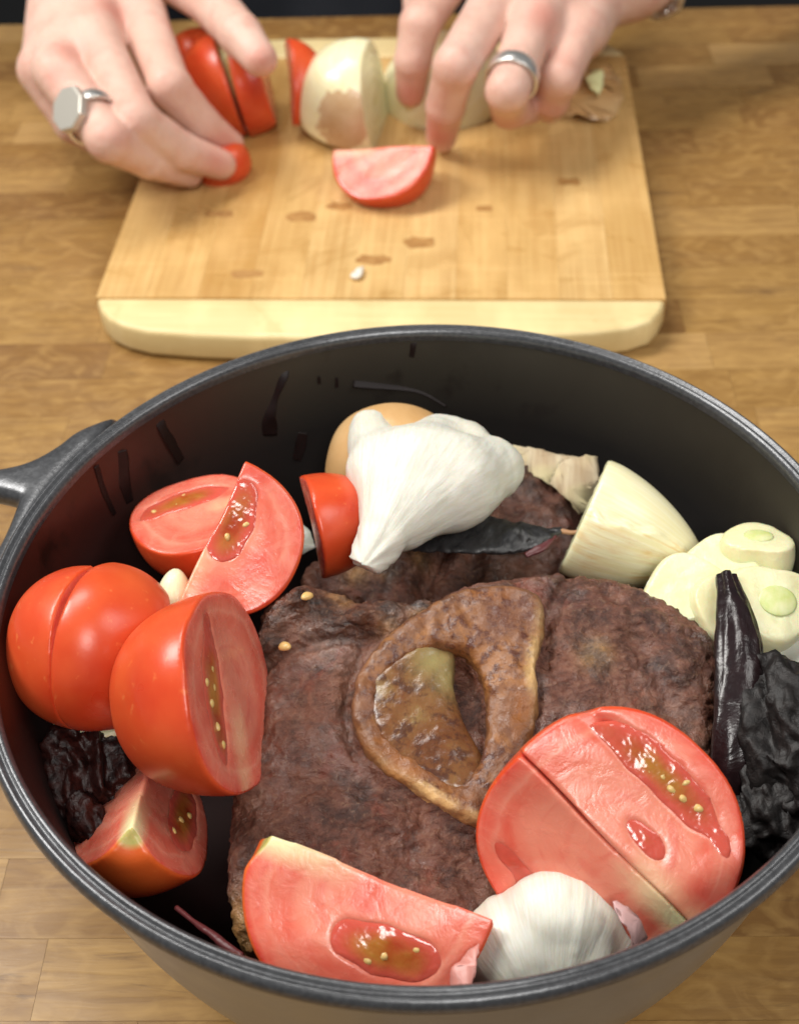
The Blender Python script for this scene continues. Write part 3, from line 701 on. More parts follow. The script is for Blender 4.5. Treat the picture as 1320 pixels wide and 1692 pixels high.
# ================================================================== ONIONS
def onion(label, px, py, z, Sd, Nd, a, c, cuts, tan=0.0, h=0.0007, name='onion_wedge', mat=None, group=None, pos=None, peak=0.35, zcut=None, step=None, point=False, root=0.0):
    zax = dirc(*Sd); xax = dirc(*Nd); loc = at(px, py, z) if pos is None else pos
    mw = frame(zax, xax, loc)
    def body(X, Y, Z):
        rho = np.hypot(X, Y); zz = Z / c
        prof = a * (1 - 0.10 * zz - peak * 0.25 * zz ** 4)
        if point: prof = a * np.where(zz > 0, 1 - 0.45 * np.clip(zz, 0, 1) ** 1.3, 1 - 0.1 * zz * zz)
        q = np.sqrt((rho / prof) ** 2 + (np.abs(zz)) ** 2.6)
        d = (q - 1) * min(a, c)
        if step is not None:
            th = np.arctan2(Y, -X) + 0.10 * np.sin(Z * 180 + 1) + 0.04 * np.sin(Z * 700)
            d = d + 0.0013 * np.clip((th - step) / 0.06, 0, 1)
        return d
    def cut(X, Y, Z):
        d = None
        for (an, o) in cuts:
            t = math.radians(an); e = X * math.cos(t) + Y * math.sin(t) - o
            d = e if d is None else np.maximum(d, e)
        return d
    (X, Y, Z), org = grid((-a, -a, -c), (a, a, c), h)
    b = body(X, Y, Z); ct = cut(X, Y, Z) if cuts else np.full_like(b, -1)
    if zcut is not None: ct = np.maximum(ct, zcut - Z)
    ph = np.mod(-b * 1000 / 3.6, 1.0); grv = np.exp(-((np.minimum(ph, 1 - ph)) / 0.09) ** 2)
    ct = ct + 0.0006 * grv
    V, F = surface_nets(smax(b, ct, 0.0008), org, h); V = relax(V, F, 1, 0.4)
    A = np.stack([-body(V[:, 0], V[:, 1], V[:, 2]) * 1000, np.hypot(V[:, 0], V[:, 1]) / a, V[:, 2] / c], 1)
    tn = np.full(len(V), tan)
    if step is not None: tn = np.where(np.arctan2(V[:, 1], -V[:, 0]) + 0.10 * np.sin(V[:, 2] * 180 + 1) < step, tan, tan * 0.15)
    o = mesh(name, V, F, mat or M['onion'], None, True, mw, {'oni': A, 'ang': np.arctan2(V[:, 1], V[:, 0]), 'tan': tn, 'rootend': np.full(len(V), root)})
    tag(o, label, 'onion', group); return o
onion('onion wedge with amber streaks beside the dark upright chili', 985, 858, 0.064, (0.90, -0.40, 0.10), (0.08, 0.14, -0.98), 0.0185, 0.0345, ((0, 0.004),), 1.0, group='onion pieces in the pot', zcut=-0.004, step=0.25, point=True, root=0.3)
onion('brown-skinned onion half behind the upright garlic bulb', 652, 765, 0.064, (0.1, 0.75, 0.55), (0.0, 0.5, -0.85), 0.0205, 0.0190, ((0, 0.006),), 0.0, mat=M['tan'], name='onion_half', group='onion pieces in the pot')
onion('sliver of pale onion between the left tomato wedges', 286, 1006, 0.070, (0.1, 1, 0.1), (0.5, 0, 0.9), 0.0050, 0.0110, (), 0.0, group='onion pieces in the pot')
onion('pale onion piece under the two left tomato wedges', 165, 1188, 0.058, (1, 0.1, 0.1), (0, 0.5, 0.9), 0.0080, 0.0120, ((0, 0.004),), 0.5, group='onion pieces in the pot')
onion('onion quarter with brown root end in the middle of the board', 588, 172, BT + 0.014, (-0.18, -0.60, 0.75), (0.90, -0.05, 0.30), 0.0290, 0.0270, ((0, 0.010), (-110, 0.014)), 0.05, root=0.55, h=0.0009, group='onions on the board')
onion('peeled onion half held under the ringed hand', 742, 160, BT + 0.001, (0.75, 0.55, 0.1), None or (0, -0.62, -0.78), 0.0320, 0.0330, ((0, 0.0),), 0.0, h=0.001, name='onion_half', group='onions on the board')

# ================================================================== GARLIC
def garlic(name, label, base, axis, xax, R, Lb, tail, lobes=6, flat=0.0, tailbend=(0, 0), ragged=0.0, sd=0, cutz=None):
    """a bulb: radius along its axis from root (0) to tail (1), clove lobes round it"""
    n, m = 120, 70
    s = np.linspace(0, 1, m); prof = np.interp(s, [0, .02, .07, .16, .30, .45, .58, .70, .80, .90, 1.0], [0.0, .38, .66, .90, 1.0, .93, .72, .45, .29, .22, .20])
    k = np.ones(5) / 5; prof[3:-3] = np.convolve(prof, k, 'same')[3:-3]
    th = np.linspace(0, 2 * np.pi, n, endpoint=False)
    T, Sg = np.meshgrid(th, s, indexing='ij')
    lob = 1 + 0.10 * np.sin(np.pi * np.clip(Sg / .8, 0, 1)) * (np.abs(np.cos(T * lobes / 2 + sd)) - .6) * 1.5
    lob *= 1 + 0.06 * np.cos(T + sd) + 0.05 * np.cos(2 * T - sd)
    rr_ = R * prof[None] * lob
    P = np.stack([rr_ * np.cos(T), rr_ * np.sin(T) * (1 - flat), Sg * (Lb + tail)], -1)
    P[..., 2] += -0.004 * np.exp(-(prof[None] / .5) ** 2) * (Sg < .1) * 0
    tb = np.clip((Sg - .55) / .45, 0, 1) ** 2
    P[..., 0] += tailbend[0] * tb; P[..., 1] += tailbend[1] * tb
    nz = fbm(P * 90 + sd, sd, 4); rid = fbm(np.stack([T * 12, Sg * 3, T * 0], -1), sd + 5, 3)
    dirn = np.stack([np.cos(T), np.sin(T), 0 * T], -1)
    P += dirn * ((0.0007 * nz + 0.00022 * rid) * np.minimum(1, prof / .3)[None])[..., None]
    if ragged: P[:, -1, 2] += ragged * vnoise(np.stack([th * 5, th * 0, th * 0], -1), sd)
    V = P.reshape(-1, 3); i = np.arange(n)[:, None]; j = np.arange(m - 1)[None]
    F = np.stack([i * m + j, ((i + 1) % n) * m + j, ((i + 1) % n) * m + j + 1, i * m + j + 1], -1).reshape(-1, 4)
    o = mesh(name, V, F, M['garlic'], None, True, frame(axis, xax, base), {'ang': T.ravel(), 'len': Sg.ravel() * 5})
    tag(o, label, 'garlic'); return o
def clove_bulb(label, chains, focus, k, sd, h=0.0007, amp=0.0006, cutend=None):
    C = [[(at(px, py, z), r) for px, py, z, r in c] for c in chains]
    allp = np.array([p for c in C for p, r in c]); (X, Y, Z), org = grid(allp.min(0) - .018, allp.max(0) + .018, h)
    D = None
    for c in C:
        g = capsules_sdf(X, Y, Z, [c], 0.003); D = g if D is None else smin(D, g, k)
    if cutend is not None:
        q, n = cutend; D = smax(D, (X - q[0]) * n[0] + (Y - q[1]) * n[1] + (Z - q[2]) * n[2], 0.001)
    V, F = surface_nets(D, org, h); V = relax(V, F, 2); N = vnormals(V, F)
    d = V - focus; ang = np.arctan2(d @ AU, d @ AR); ln = np.linalg.norm(d, axis=1)
    wv = fbm(np.stack([ang * 9, ln * 40, d @ AT * 60], -1), sd, 4, 0.55); w2 = fbm(V * 70, sd + 3, 3)
    crs = -np.abs(fbm(np.stack([ang * 3.2, ln * 14, ang * 0], -1), sd + 8, 2))
    V = V + N * (0.00022 * wv + 0.00045 * w2 + 0.0005 * crs)[:, None]
    o = mesh('garlic_bulb', V, F, M['garlic'], None, True, None, {'ang': ang * 1.3, 'len': ln * 60}); tag(o, label, 'garlic'); return o
def capsules_sdf(X, Y, Z, chains, k):
    d = None
    for ch in chains:
        for (p, r1), (q, r2) in zip(ch[:-1], ch[1:]):
            e = q - p; L2 = e @ e
            t = np.clip(((X - p[0]) * e[0] + (Y - p[1]) * e[1] + (Z - p[2]) * e[2]) / L2, 0, 1)
            g = np.sqrt((X - p[0] - t * e[0]) ** 2 + (Y - p[1] - t * e[1]) ** 2 + (Z - p[2] - t * e[2]) ** 2) - (r1 + (r2 - r1) * t)
            d = g if d is None else smin(d, g, k)
    return d
clove_bulb('white garlic bulb with its neck pointing down, at the back of the pot',
    [[(592, 950, 0.080, .0046), (628, 892, 0.081, .0062), (655, 845, 0.080, .0085)],
     [(655, 850, 0.080, .0080), (630, 775, 0.081, .0098), (612, 712, 0.078, .0066)],
     [(655, 845, 0.080, .0090), (690, 775, 0.082, .0125), (722, 728, 0.076, .0085)],
     [(665, 848, 0.079, .0088), (745, 795, 0.079, .0135), (812, 775, 0.075, .0095)],
     [(690, 800, 0.074, .0110), (760, 752, 0.072, .0110)]], at(600, 935, 0.080), 0.0045, 3, cutend=(at(598, 938, 0.080), dirc(-0.45, -0.88, 0.1)))
clove_bulb('white garlic bulb at the front rim beside the large cut tomato',
    [[(827, 1612, 0.046, .0090), (852, 1570, 0.053, .0120), (897, 1505, 0.063, .0080)],
     [(912, 1612, 0.042, .0100), (927, 1570, 0.052, .0135), (927, 1508, 0.062, .0088)],
     [(994, 1608, 0.042, .0085), (987, 1575, 0.050, .0105), (967, 1525, 0.059, .0078)]], at(907, 1700, 0.045), 0.0050, 8)

def ellip(name, mat, parent, loc, rad, axes, seg=24, cutz=None, nz=0.0):
    """an ellipsoid in a frame (z, x axes), optionally sliced flat at cutz along its z"""
    bm = bmesh.new(); bmesh.ops.create_uvsphere(bm, u_segments=seg, v_segments=seg // 2 + 2, radius=1)
    for v in bm.verts:
        f = 1 + 0.10 * float(fbm(np.array([[v.co.x * 1.3 + loc[0] * 900, v.co.y * 1.3, v.co.z * 1.3]]), 3, 2)[0]) if seg > 20 else 1
        v.co = Vector((v.co.x * rad[0] * f, v.co.y * rad[1] * f, v.co.z * rad[2] * f))
    if cutz is not None:
        g = bmesh.ops.bisect_plane(bm, geom=bm.verts[:] + bm.edges[:] + bm.faces[:], plane_co=(0, 0, cutz), plane_no=(0, 0, 1), clear_outer=True)
        ed = [e for e in g['geom_cut'] if isinstance(e, bmesh.types.BMEdge)]
        bmesh.ops.contextual_create(bm, geom=ed)
    me = bpy.data.meshes.new(name); bm.to_mesh(me); bm.free()
    for p in me.polygons: p.use_smooth = len(p.vertices) <= 4
    me.materials.append(mat); o = bpy.data.objects.new(name, me); COL.objects.link(o)
    o.matrix_world = frame(axes[0], axes[1], loc)
    if parent is not None:
        mwp = parent.matrix_world.copy(); o.parent = parent; o.matrix_parent_inverse = mwp.inverted()
    return o
def garlic_half():
    up = dirc(0.0, 0.55, 0.83)
    o = ellip('garlic_half', M['garlic'], None, at(1205, 1015, 0.066), (0.0225, 0.0165, 0.014), (up, dirc(1, -0.35, 0)), 48, 0.002)
    tag(o, 'halved garlic head with cut cloves showing green germs, against the right wall', 'garlic')
    bpy.context.view_layer.update()
    for (px, py, z, ra, ax, cz, gm) in [(1246, 918, 0.069, (0.0098, 0.0078, 0.015), (0.02, 0.84, 0.55), 0.0065, 1), (1132, 985, 0.067, (0.0125, 0.0110, 0.011), (-0.16, 0.5, 0.86), 0.0050, 0), (1268, 1005, 0.0695, (0.0130, 0.0120, 0.011), (0.22, 0.40, 0.88), 0.0055, 1), (1190, 945, 0.067, (0.0115, 0.0095, 0.011), (-0.12, 0.56, 0.80), 0.0052, 0), (1205, 1010, 0.068, (0.0110, 0.0105, 0.011), (0.02, 0.42, 0.9), 0.0048, 0)]:
        axd = dirc(*ax); p = at(px, py, z)
        (X, Y, Z), org = grid((-ra[0] * 1.15, -ra[1] * 1.15, -ra[2]), (ra[0] * 1.15, ra[1] * 1.15, cz + .001), 0.0006)
        th = np.arctan2(Y, X); wob = 1 + 0.10 * np.cos(3 * th + px) + 0.05 * np.cos(2 * th + py)
        d = (np.sqrt((X / (ra[0] * wob)) ** 2 + (Y / (ra[1] * wob)) ** 2 + (Z / ra[2]) ** 2) - 1) * min(ra)
        d = smax(d, Z - cz - 0.0002 * np.sin(X * 420 + px) * np.cos(Y * 380), 0.0007)
        V, F = surface_nets(d, org, 0.0006); V = relax(V, F, 1, 0.4); V = V + vnormals(V, F) * (0.00012 * fbm(V * 260, px, 3))[:, None]
        c = mesh('clove', V, F, M['clove'], None, True, frame(axd, dirc(1, 0, 0), p)); bpy.context.view_layer.update()
        c.parent = o; c.matrix_parent_inverse = o.matrix_world.inverted()
        bpy.context.view_layer.update()
        if gm: ellip('germ', M['germ'], c, p + axd * (cz + 0.0001), (ra[0] * .42, ra[1] * .36, 0.0005), (axd, dirc(1, 0.1, 0)), 18)
garlic_half()

# ================================================================== MEAT
def slab(name, label, o0, n0, outline, thick, seams=(), lumps=(), round_=0.006, h=0.0007, dome=0.004, fatpts=(), sd=0, holes=None, amp=1.0):
    o0 = np.asarray(o0); n0 = nrm(n0); ex = nrm(np.array([1.0, 0, 0]) - n0 * n0[0]); ey = np.cross(n0, ex)
    def l2(px, py):
        p = at_plane(px, py, o0, n0) - o0; return np.array([p @ ex, p @ ey])
    P = spl([l2(*q) for q in outline] + [l2(*outline[0])], 8 * len(outline))[:-1]
    lo = P.min(0) - .004; hi = P.max(0) + .004
    (X, Y, Z), org = grid((lo[0], lo[1], -thick - .004), (hi[0], hi[1], dome + 0.012), h)
    x2, y2 = X[:, :, 0].astype(float), Y[:, :, 0].astype(float)
    d2 = poly2d(x2, y2, P)
    top = dome * (1 - np.exp(np.minimum(d2, 0) / 0.014))
    Q = np.stack([x2, y2, 0 * x2], -1)
    top = top + amp * (0.0014 * vnoise(Q * 42, sd) + 0.0005 * vnoise(Q * 130, sd + 1))
    for (pts, wd, dp) in seams:
        top = top - dp * np.exp(-(line2d(x2, y2, [l2(*q) for q in pts]) / wd) ** 2)
    charf = np.zeros_like(x2)
    for (px, py, rad, ht) in lumps:
        c = l2(px, py); g = np.exp(-(((x2 - c[0]) ** 2 + (y2 - c[1]) ** 2) / rad ** 2)); top = top + ht * g; charf = np.maximum(charf, g)
    if holes is not None:
        dh = poly2d(x2, y2, spl([l2(*q) for q in holes] + [l2(*holes[0])], 60)[:-1]); top = top - 0.007 * np.clip(0.5 - dh / 0.003, 0, 1)
        db = poly2d(x2, y2, spl([l2(*q) for q in bone_out] + [l2(*bone_out[0])], 90)[:-1]); top = np.where(db < 0.001, np.minimum(top, 0.0035), top)
    d = smax(np.repeat(d2[:, :, None], X.shape[2], 2), Z - top[:, :, None], round_); d = smax(d, -Z - thick, 0.004)
    V, F = surface_nets(d, org, h); V = relax(V, F, 1)
    N = vnormals(V, F)
    f1 = fbm(V * 210, sd + 3, 4, 0.6); f2 = fbm(V * np.array([480, 900, 600]), sd + 9, 3, 0.65)
    V = V + N * (0.00060 * f1 + 0.00036 * f2)[:, None] * amp
    def bil(A):
        i = np.clip(np.round((V[:, 0] - org[0]) / h).astype(int), 0, A.shape[0] - 1); j = np.clip(np.round((V[:, 1] - org[1]) / h).astype(int), 0, A.shape[1] - 1); return A[i, j]
    fat = np.zeros(len(V))
    for (px, py, rad) in fatpts:
        c = l2(px, py); fat = np.maximum(fat, np.exp(-(((V[:, 0] - c[0]) ** 2 + (V[:, 1] - c[1]) ** 2) / rad ** 2)))
    fat = np.clip(fat * 1.6 * (0.7 + 0.5 * vnoise(V * 160, 77)), 0, 1)
    char = np.clip(bil(charf) * 1.4 + 0.3 * vnoise(V * 120, 31) * (bil(charf) > .05), 0, 1)
    mw = Matrix(((ex[0], ey[0], n0[0], o0[0]), (ex[1], ey[1], n0[1], o0[1]), (ex[2], ey[2], n0[2], o0[2]), (0, 0, 0, 1)))
    o = mesh(name, V, F, M['meat'], None, True, mw, {'fat': fat, 'char': char})
    tag(o, label, 'meat'); return o, l2
n_m = np.array([0.0, -0.26, 1.0]); o_m = at(790, 1220, 0.062)
bone_out = [(592, 1130), (640, 1065), (735, 1005), (815, 985), (885, 1003), (897, 1050), (882, 1120), (888, 1185), (870, 1260), (835, 1345), (800, 1374), (755, 1358), (690, 1318), (618, 1270), (584, 1200)]
bone_in = [(628, 1140), (690, 1092), (765, 1090), (797, 1140), (803, 1205), (798, 1250), (770, 1300), (725, 1290), (655, 1235), (628, 1190)]
meat, l2m = slab('meat_shank', 'large browned cross-cut meat shank with marrow bone, in the middle of the pot', o_m, n_m,
    [(420, 1075), (440, 1000), (520, 968), (620, 990), (700, 992), (770, 962), (870, 942), (960, 938), (1060, 962), (1140, 1012), (1188, 1070), (1192, 1160), (1180, 1260), (1080, 1370), (960, 1480), (860, 1570), (740, 1610), (560, 1600), (420, 1570), (378, 1500), (374, 1380), (385, 1300), (412, 1260), (425, 1160)],
    0.036,
    seams=[([(600, 1075), (578, 1130), (570, 1190), (590, 1250)], .0022, .0035), ([(418, 1105), (470, 1078), (540, 1062), (620, 1058)], .0022, .0030), ([(905, 1110), (900, 1050), (912, 1000), (940, 950)], .0020, .0030), ([(600, 1290), (520, 1300), (430, 1330), (380, 1350)], .004, .0022), ([(620, 1300), (700, 1350), (780, 1400)], .0035, .0022), ([(640, 1390), (720, 1440), (860, 1470)], .004, .0025), ([(1040, 1060), (1090, 1130), (1110, 1180)], .003, .0020), ([(700, 1330), (690, 1400), (640, 1470)], .003, .0018)],
    lumps=[(492, 1000, .0045, .0060), (450, 1030, .004, .0030), (560, 1040, .005, .0025), (640, 1018, .005, .0042), (695, 1000, .0045, .0045), (600, 1035, .004, .0045), (530, 1010, .004, .001), (450, 1060, .004, .001)],
    fatpts=[(390, 1530, .006), (385, 1560, .006), (980, 1090, .004), (640, 1040, .003), (705, 1025, .004), (560, 990, .004)], sd=2, holes=bone_in)
def ring_sdf():
    h = 0.0006
    Po = spl([l2m(*q) for q in bone_out] + [l2m(*bone_out[0])], 110)[:-1]; Pi = spl([l2m(*q) for q in bone_in] + [l2m(*bone_in[0])], 90)[:-1]
    lo, hi = Po.min(0) - .003, Po.max(0) + .003
    (X, Y, Z), org = grid((lo[0], lo[1], -0.016), (hi[0], hi[1], 0.013), h)
    x2, y2 = X[:, :, 0].astype(float), Y[:, :, 0].astype(float)
    do, di = poly2d(x2, y2, Po), poly2d(x2, y2, Pi)
    Q = np.stack([x2, y2, 0 * x2], -1)
    top = 0.0070 + 0.0012 * vnoise(Q * 70, 5) + 0.0005 * vnoise(Q * 240, 6) - 0.0010 * np.exp(-(di / .004) ** 2)
    d2 = smax(do, -di, 0.002)
    d = smax(np.repeat(d2[:, :, None], X.shape[2], 2), Z - top[:, :, None], 0.0028); d = np.maximum(d, -Z - .014)
    V, F = surface_nets(d, org, h); V = relax(V, F, 1); N = vnormals(V, F); V = V + N * (0.00035 * fbm(V * 420, 3, 3))[:, None]
    i = np.clip(np.round((V[:, 0] - org[0]) / h).astype(int), 0, x2.shape[0] - 1); j = np.clip(np.round((V[:, 1] - org[1]) / h).astype(int), 0, x2.shape[1] - 1)
    e = np.clip(1 - (-do[i, j]) / 0.0032, 0, 1)
    # cream bone shows on the lower left and on the right of the ring only
    c1, c2 = l2m(725, 1335), l2m(885, 1110); e = np.clip(e * 1.6, 0, 1)
    far = np.minimum(np.hypot(V[:, 0] - c1[0], V[:, 1] - c1[1]) / .016, np.hypot(V[:, 0] - c2[0], V[:, 1] - c2[1]) / .012)
    e = e * np.clip(1.5 - far, 0.06, 1)
    mesh('bone', V, F, M['bone'], meat, True, None, {'edge': e})
    # marrow filling the left of the hollow, shrunk away from the right side
    mar = [(606, 1136), (690, 1074), (748, 1080), (750, 1140), (768, 1200), (800, 1262), (775, 1316), (716, 1308), (640, 1252), (610, 1196)]
    Pm = spl([l2m(*q) for q in mar] + [l2m(*mar[0])], 90)[:-1]
    dm = poly2d(x2, y2, Pm); dsl = line2d(x2, y2, [l2m(*q) for q in [(752, 1095), (765, 1170), (798, 1250)]]); top = -0.0030 * np.exp(-(dsl / .0055) ** 2) + 0.0056 + 0.0009 * vnoise(Q * 60, 15) + 0.0002 * vnoise(Q * 260, 16)
    d = smax(np.repeat(dm[:, :, None], X.shape[2], 2), Z - top[:, :, None], 0.003); d = np.maximum(d, -Z - .014)
    V, F = surface_nets(d, org, h); V = relax(V, F, 1); N = vnormals(V, F); V = V + N * (0.00022 * fbm(V * 330, 9, 3))[:, None]
    c1 = l2m(718, 1105); c2 = l2m(745, 1130); ol = np.maximum(np.exp(-(np.hypot(V[:, 0] - c1[0], V[:, 1] - c1[1]) / .0055) ** 2), np.exp(-(np.hypot(V[:, 0] - c2[0], V[:, 1] - c2[1]) / .005) ** 2))
    mesh('marrow', V, F, M['marrow'], meat, True, None, {'olive': ol})
ring_sdf()
meat2, l2b = slab('meat_shank', 'darker piece of seared meat behind the large shank, under the garlic bulb', at(800, 880, 0.046), np.array([0.05, -0.30, 1.0]),
    [(500, 985), (505, 935), (560, 905), (640, 880), (720, 850), (780, 800), (830, 768), (862, 764), (915, 790), (956, 818), (962, 880), (965, 940), (900, 985), (780, 1010), (640, 1020)], 0.030,
    seams=[([(700, 985), (720, 940), (735, 900)], .003, .006), ([(780, 960), (790, 920)], .003, .003)], lumps=[(860, 790, .006, .003), (800, 960, .006, .0015), (650, 930, .006, .002)], fatpts=[(590, 955, .0035), (640, 950, .003), (690, 930, .003)], sd=12, amp=1.1)

# seeds that fell on the meat
for (px, py, z) in [(471, 1068, 0.0740), (507, 985, 0.0750)]:
    s = bpy.data.objects.new('tomato_seed', SEED); COL.objects.link(s); p = at_plane(px, py, o_m + nrm(n_m) * (0.0085 if py < 1000 else 0.0062), nrm(n_m)); s.location = p
    s.rotation_euler = (0.3, 1.2, px); s.scale = (1.15,) * 3
    tag(s, 'loose tomato seed on the ' + ('charred crust of the shank' if py < 1000 else 'glossy left edge of the shank'), 'seed')

# ================================================================== CHILIES
def sweep(name, path, wid, hei, mat, up, n=90, m=28, wr=0.0, ws=200, sd=0, parent=None, label=None, cat=None, flatten=None, hollow=False):
    C = spl(path, n); t = np.gradient(C, axis=0); t /= np.linalg.norm(t, axis=1)[:, None]
    up = nrm(up); side = np.cross(t, up); side /= np.linalg.norm(side, axis=1)[:, None]; nn = np.cross(side, t)
    s = np.linspace(0, 1, n); W = np.interp(s, np.linspace(0, 1, len(wid)), wid); H = np.interp(s, np.linspace(0, 1, len(hei)), hei)
    k = np.ones(9) / 9; W = np.convolve(np.pad(W, 4, 'edge'), k, 'valid'); H = np.convolve(np.pad(H, 4, 'edge'), k, 'valid')
    th = np.linspace(0, 2 * np.pi, m, endpoint=False)
    P = C[:, None] + side[:, None] * (W[:, None] * np.cos(th)[None])[..., None] + nn[:, None] * (H[:, None] * np.sin(th)[None])[..., None]
    if wr:
        dirn = P - C[:, None]; ln = np.linalg.norm(dirn, axis=-1, keepdims=True) + 1e-9
        if hollow: P = P + dirn / ln * (0.0007 * np.minimum(1, ln[..., 0] / 0.002) * fbm(np.stack([np.cos(th)[None] * 2.2 + 0 * s[:, None], np.sin(th)[None] * 2.2 + 0 * s[:, None], s[:, None] * 3 + 0 * th[None]], -1), sd + 2, 3))[..., None]
        P = P + dirn / ln * (wr * np.minimum(1, ln[..., 0] / 0.002) * fbm(P * ws, sd, 4, 0.55))[..., None]
    V = P.reshape(-1, 3); i = np.arange(n - 1)[:, None]; j = np.arange(m)[None]
    F = np.stack([i * m + j, i * m + (j + 1) % m, (i + 1) * m + (j + 1) % m, (i + 1) * m + j], -1).reshape(-1, 4).tolist()
    F.append([(n - 1) * m + q for q in range(m)])
    if hollow:
        # an open end: the wall turns inwards and runs down inside
        b = len(V); inner = []
        for q in range(14):
            cc = C[q]; inner.append(cc + (P[q] - cc) * (0.80 if q else 0.9) )
        V = np.vstack([V, np.array(inner).reshape(-1, 3)])
        for a in range(m): F.append([a, b + a, b + (a + 1) % m, (a + 1) % m])
        for q in range(13):
            for a in range(m): F.append([b + q * m + a, b + (q + 1) * m + a, b + (q + 1) * m + (a + 1) % m, b + q * m + (a + 1) % m])
        F.append([b + 13 * m + q for q in range(m)])
    else: F.append([q for q in range(m)][::-1])
    o = mesh(name, V, F, mat, parent, True)
    if label: tag(o, label, cat)
    return o
def drips():
    mt = m_plain('dried_dark_drip', (0.008, 0.0025, 0.0022), 0.5, Specular_IOR_Level=0.3)
    for k, (pts, wd) in enumerate([([(475, 582), (470, 620), (452, 660), (442, 690), (440, 720)], [.0010, .0012, .0011, .0030, .0034]), ([(258, 682), (268, 705), (285, 735), (300, 762)], [.0012, .0016, .0018, .0015]),
                       ([(686, 540), (684, 562), (680, 590)], [.0020, .0010, .0008]), ([(584, 632), (625, 636), (690, 646), (738, 672)], [.0016, .0014, .0006, .0003]), ([(527, 622), (528, 634)], [.0004, .0005]), ([(556, 624), (557, 640)], [.0004, .0006]),
                       ([(200, 745), (205, 790), (215, 830)], [.0020, .0022, .0012]), ([(160, 770), (172, 810), (190, 850)], [.0008, .0010, .0008]), ([(500, 715), (496, 740), (490, 760)], [.0016, .0018, .0014])]):
        P = [on_wall(*q) for q in pts]; c = np.mean(P, 0); nrmv = nrm([PC[0] - c[0], PC[1] - c[1], 0.15])
        o = sweep('drip', P, wd, [0.00008] * len(wd), mt, nrmv, 40, 12, 0.0002, 300, k)
        o.parent = pot; o.matrix_parent_inverse = Matrix.Translation((-PC[0], -PC[1], 0))
drips()
# flat leathery pod on the meat
pth = [at(668, 905, 0.060), at(720, 890, 0.0635), at(780, 885, 0.0655), at(840, 888, 0.0655), at(890, 884, 0.066), at(928, 876, 0.066)]
ch = sweep('dried_chili', pth, [0.0005, 0.0055, 0.0072, 0.0065, 0.0042, 0.0012], [0.0004, 0.0014, 0.0017, 0.0020, 0.0020, 0.0008], M['chili'], dirc(-0.05, 0.70, 0.7), 110, 36, 0.0010, 150, 3, None, 'flat black leathery dried chili under the garlic bulb', 'chili')
sweep('stem', [at(925, 877, 0.066), at(945, 880, 0.0662), at(968, 876, 0.067)], [0.0009, 0.0006, 0.0007], [0.0008, 0.0005, 0.0006], m_plain('chili_stem', (0.42, 0.22, 0.11), 0.5, bump=(600, 0.0003)), (0, 0, 1), 24, 10, 0.0002, 500, 2, ch)
sweep('torn_edge', [at(868, 918, 0.0645), at(893, 905, 0.0655), at(918, 886, 0.066)], [0.0010, 0.0018, 0.0005], [0.0006, 0.0010, 0.0004], M['stemm'], (0, 0, 1), 24, 12, 0.0004, 300, 4, ch)
# upright glossy pod
pth = [at(1200, 952, 0.079), at(1214, 1010, 0.078), at(1222, 1080, 0.075), at(1222, 1150, 0.071), at(1216, 1220, 0.066), at(1208, 1290, 0.058), at(1200, 1350, 0.050)]
sweep('dried_chili', pth, [0.0030, 0.0050, 0.0062, 0.0066, 0.0062, 0.0052, 0.0022], [0.0022, 0.0032, 0.0036, 0.0038, 0.0036, 0.003, 0.001], M['chilip'], dirc(0.15, 0.1, 1), 120, 36, 0.0006, 60, 6, None, 'long glossy dark purple dried chili standing at the right of the shank', 'chili', hollow=True)
# wrinkled pod at the right wall
def wrinkled(name, label, loc, rad, axes, mat, sd, amp, fr, h=0.0008, cat='chili', cavity=None):
    a, b, c = rad
    (X, Y, Z), org = grid((-a - .003, -b - .003, -c - .003), (a + .003, b + .003, c + .003), h)
    d = (np.sqrt((X / a) ** 2 + (Y / b) ** 2 + (Z / c) ** 2) - 1) * min(rad)
    if cavity:
        for (q, r_) in cavity: d = smax(d, -(np.sqrt((X - q[0]) ** 2 + (Y - q[1]) ** 2 + (Z - q[2]) ** 2) - r_), 0.002)
    V, F = surface_nets(d, org, h); N = vnormals(V, F)
    an = np.array([1.0, 0.38, 1.0]); f = fbm(V * fr * an + sd, sd, 4, 0.5); g = 1 - np.abs(fbm(V * fr * 0.75 * an + 3 + 0.25 * f[:, None], sd + 4, 3, 0.5)) * 2.4
    V = V + N * (amp * (0.5 * f + 0.6 * g))[:, None]
    o = mesh(name, V, F, mat, None, True, frame(axes[0], axes[1], loc)); tag(o, label, cat); return o
wrinkled('wrinkled_chili', 'wrinkled black dried chili curled against the right wall', at(1312, 1205, 0.068), (0.0140, 0.0195, 0.009), (dirc(-0.3, 0.35, 0.9), dirc(1, 0.2, 0)), M['ancho'], 5, 0.0030, 190)
wrinkled('wrinkled_chili', 'torn wrinkled chili lying low below the right wall', at(1285, 1325, 0.056), (0.014, 0.015, 0.007), (dirc(-0.3, 0.5, 0.9), dirc(1, 0.2, 0)), M['ancho'], 15, 0.0028, 190)
wrinkled('wrinkled_chili', 'shrivelled dark red chili deep at the lower left wall', at(145, 1280, 0.052), (0.011, 0.015, 0.008), (dirc(0.2, 0.3, 0.9), dirc(1, 0.3, 0)), M['redchili'], 7, 0.0034, 220)
wrinkled('wrinkled_chili', 'small shrivelled red chili tip beneath the stem-scarred tomato wedge', at(150, 1362, 0.054), (0.004, 0.009, 0.003), (dirc(0.2, 0.3, 0.9), dirc(1, 0.5, 0)), M['redchili'], 9, 0.0018, 300)
